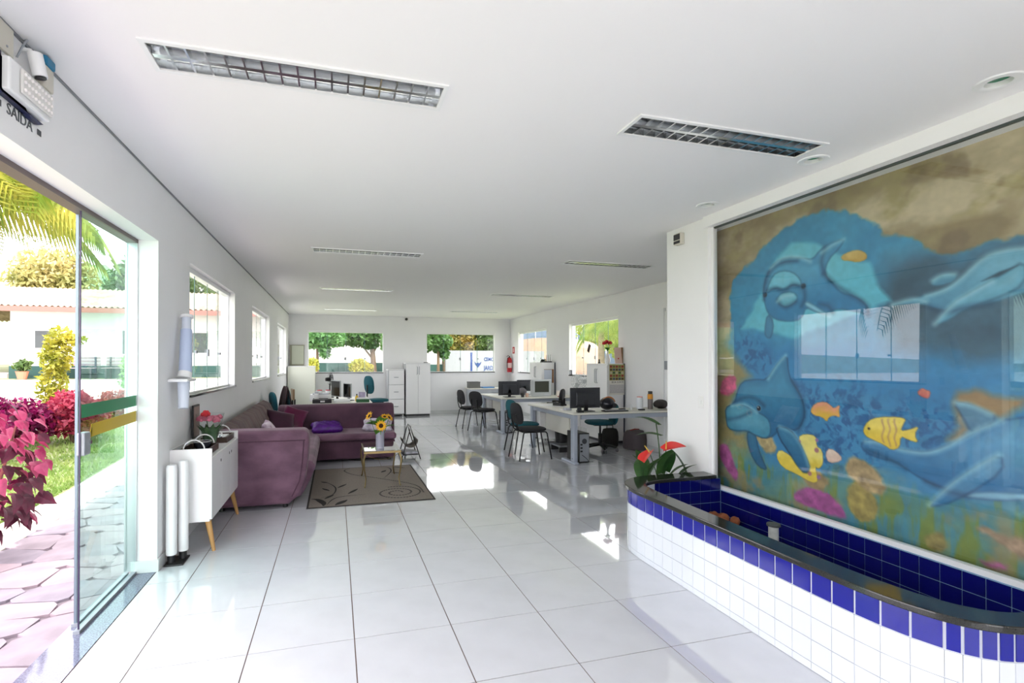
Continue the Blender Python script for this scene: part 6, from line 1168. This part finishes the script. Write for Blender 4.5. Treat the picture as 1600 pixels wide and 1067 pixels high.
bn = thing('waste_bin', 'black waste bin under the near desk', 'bin', (3.74, 7.92, 0.129)); MB().lathe([(0,0),(0.10,0),(0.125,0.24),(0.118,0.24),(0.095,0.01),(0,0.01)], 22).build('bucket', M_black, bn, smooth=True); MB().tube([(-0.12,0,0.235),(-0.08,0,0.27),(0.08,0,0.27),(0.12,0,0.235)], 0.004, 5).build('handle', M_black, bn)
fs = thing('foot_rest', 'grey foot rest board below the waste bin', 'foot rest', (3.74, 7.84, 0)); MB().box(-0.2,-0.28,0.10,0.2,0.22,0.128).build('board', pm('board_grey', (120,122,126), 0.6), fs); MB().box(-0.17,-0.2,0,0.17,-0.16,0.10).build('runner', M_black, fs); MB().box(-0.17,0.12,0,0.17,0.16,0.10).build('runner', M_black, fs)
def bag(name, label, loc, size, mat, top, rz=0.0, handle=True):
    L, W, H = size; t = thing(name, label, 'bag', loc, rz); b = MB(); N = 24
    for k, (s, z) in enumerate(((0.92,0.0),(1.0,0.06),(1.0,0.5),(0.93,0.8),(0.82,0.97),(0.5,1.0))):
        for i in range(N):
            a = 2*PI*i/N; c, d = math.cos(a), math.sin(a); b.v.append((math.copysign(abs(c)**0.5,c)*L/2*s*(1+0.03*math.sin(3*a+k)), math.copysign(abs(d)**0.5,d)*W/2*s*(0.75 if k > 3 else 1), z*H))
    for k in range(5):
        for i in range(N): j = (i+1) % N; b.f.append((k*N+i, k*N+j, (k+1)*N+j, (k+1)*N+i))
    b.f += [tuple(range(N-1,-1,-1)), tuple(5*N+i for i in range(N))]; b.build('body', mat, t, smooth='all')
    if top: MB().tube([(-L*0.36,0,H),(0,0,H+0.012),(L*0.36,0,H)], 0.012, 6).build('top_trim', top, t, smooth=True)
    if handle: MB().tube([(-L*0.22,0,H*0.98),(-L*0.18,0,H+0.13),(L*0.18,0,H+0.13),(L*0.22,0,H*0.98)], 0.007, 6).build('handle', M_black, t, smooth=True)
bag('cooler_bag', 'grey brown bag with red top on the floor by the right wall', (4.98, 7.62, 0), (0.30,0.36,0.33), pm('bag_taupe', (86,78,82), 0.8), pm('bag_red', (150,60,60), 0.7), 0.3, False)
bag('tote_bag', 'black tote bag on the floor behind the swivel chair', (4.72, 8.0, 0), (0.30,0.18,0.32), pm('bag_black', (28,26,26), 0.7), None, 0.1)
lsw = thing('light_switch', 'white light switch plate low on the pillar', 'switch', (PX-0.001, 3.858, 1.136)); MB().box(-0.01,-0.035,-0.055,0,0.035,0.055).build('plate', M_lac, lsw, bevel=0.003); MB().box(-0.014,-0.012,-0.018,-0.0101,0.012,0.018).build('rocker', M_white, lsw)
# pillar box sensor
px = thing('wall_sensor', 'small white and black sensor box high on the pillar', 'sensor', (PX-0.001, 4.13, 2.69)); MB().box(-0.05,-0.05,-0.055,0,0.05,0.055).build('case', M_beige, px, bevel=0.006); MB().box(-0.053,-0.045,-0.01,-0.0501,0.045,0.045).build('panel', M_dark, px); MB().box(-0.053,-0.045,-0.045,-0.0501,0.045,-0.02).build('strip', M_dark, px); MB().tube([(-0.005,0.04,0.055),(-0.02,0.08,0.09),(-0.01,0.1,0.115)], 0.003, 5).build('cable', M_white, px)
# flowering anthurium between basin and pillar
an_ = thing('anthurium', 'red flowering anthurium plant behind the basin by the pillar', 'plant', (2.93, 4.05, 0)); M_anl = leafmat('anthurium_leaf', (38,74,36), (66,104,52), 6, 0.3); M_spa = pm('anthurium_spathe', (214,50,48), 0.25)
MB().lathe([(0,0),(0.10,0),(0.14,0.26),(0.15,0.27),(0.13,0.27),(0.12,0.24),(0,0.23)], 22).build('pot', pm('pot_terracotta', (150,96,74), 0.8), an_, smooth=True)
def heart(name, L, W, mat, fold=0.2, droop=0.3):
    b = MB(); N = 8
    for i in range(N+1):
        t_ = i/N; w_ = W*(math.sin(PI*(t_*0.86+0.14))**0.8)*(1-0.15*t_); x = L*t_-0.12*L*(1-t_)**6; z = -droop*L*t_*t_; b.v += [(x-0.1*L*(1-t_)**4, -w_/2, z+fold*w_/2), (x, 0, z), (x-0.1*L*(1-t_)**4, w_/2, z+fold*w_/2)]
    for i in range(N): n = 3*i; b.f += [(n,n+3,n+4,n+1),(n+1,n+4,n+5,n+2)]
    m_ = b.mesh(name); m_.materials.append(mat); return m_
hl_ = heart('leaf', 0.22, 0.14, M_anl); hs = heart('spathe', 0.17, 0.14, M_spa, 0.35, 0.25)
for (dx, dy, dz, a, tilt, sc) in ((-0.28,-0.10,0.47,-2.4,-1.25,0.95), (-0.22,-0.1,0.47,-1.2,-1.2,1.1), (-0.08,-0.12,0.52,-1.5,-1.2,1.1), (-0.02,-0.1,0.53,-1.9,-1.2,1.1), (0.03,-0.1,0.47,-0.6,-0.9,0.8), (0.13,-0.12,0.48,-1.2,-0.9,0.8), (0.17,-0.12,0.49,2.6,-1.25,1.25), (-0.05,0.15,0.42,2.4,-1.2,1.0), (0.0,0.25,0.45,1.6,-1.1,1.0), (0.2,0.36,0.88,2.2,-0.5,1.0), (0.22,0.36,0.76,2.3,-0.2,1.0), (-0.1,0.1,0.40,2.9,-1.1,1.0)):
    MB().tube([(0,0,0.23),(dx*0.4,dy*0.4,0.23+(dz-0.23)*0.7),(dx,dy,dz)], 0.005, 6).build('stalk', M_anl, an_); inst('leaf', hl_, an_, (dx,dy,dz), (0,tilt,a), [sc]*3)
for (dx, dy, dz, a, tilt) in ((-0.16,-0.05,0.675,-2.7,0.35), (0.0,-0.07,0.70,-0.35,-0.35)):
    MB().tube([(0,0,0.23),(dx*0.5,dy*0.5,0.5),(dx,dy,dz)], 0.004, 6).build('flower_stalk', M_anl, an_); s_ = inst('spathe', hs, an_, (dx,dy,dz), (0.3,tilt,a), (1.1,1.1,1.1))
    MB().cyl((0,0,0), (0.02,0,0.07), 0.006, 0.004, n=8).build('spadix', pm('spadix_yellow', (226,190,90), 0.5), s_)
import sys, numpy as np, OpenImageIO as oiio
im=oiio.ImageBuf('/workdir/render_main.png').get_pixels(oiio.FLOAT)[...,:3]
H,W=im.shape[:2]; k=W/1600
for n,(x,y) in dict(floorC=(560,960),floorR=(1000,1000),floorL=(300,960),ceilTop=(500,20),ceilL=(300,250),ceilR=(1000,120),ceilMid=(700,330),wallback=(630,545),wallright=(900,600-20),pillar=(1075,550),wallL=(260,430),tankwhite=(1100,870),mural_tan=(1450,300),mural_blue=(1300,640),lawn=(190,680),kerb=(190,745),sofa=(420,740),rug=(580,780),floorfar=(800,740),leftceilstrip=(250,270)).items():
    a=im[int(y*k)-4:int(y*k)+5,int(x*k)-4:int(x*k)+5].reshape(-1,3).mean(0)*255; print(n,(x,y),np.round(a).astype(int))
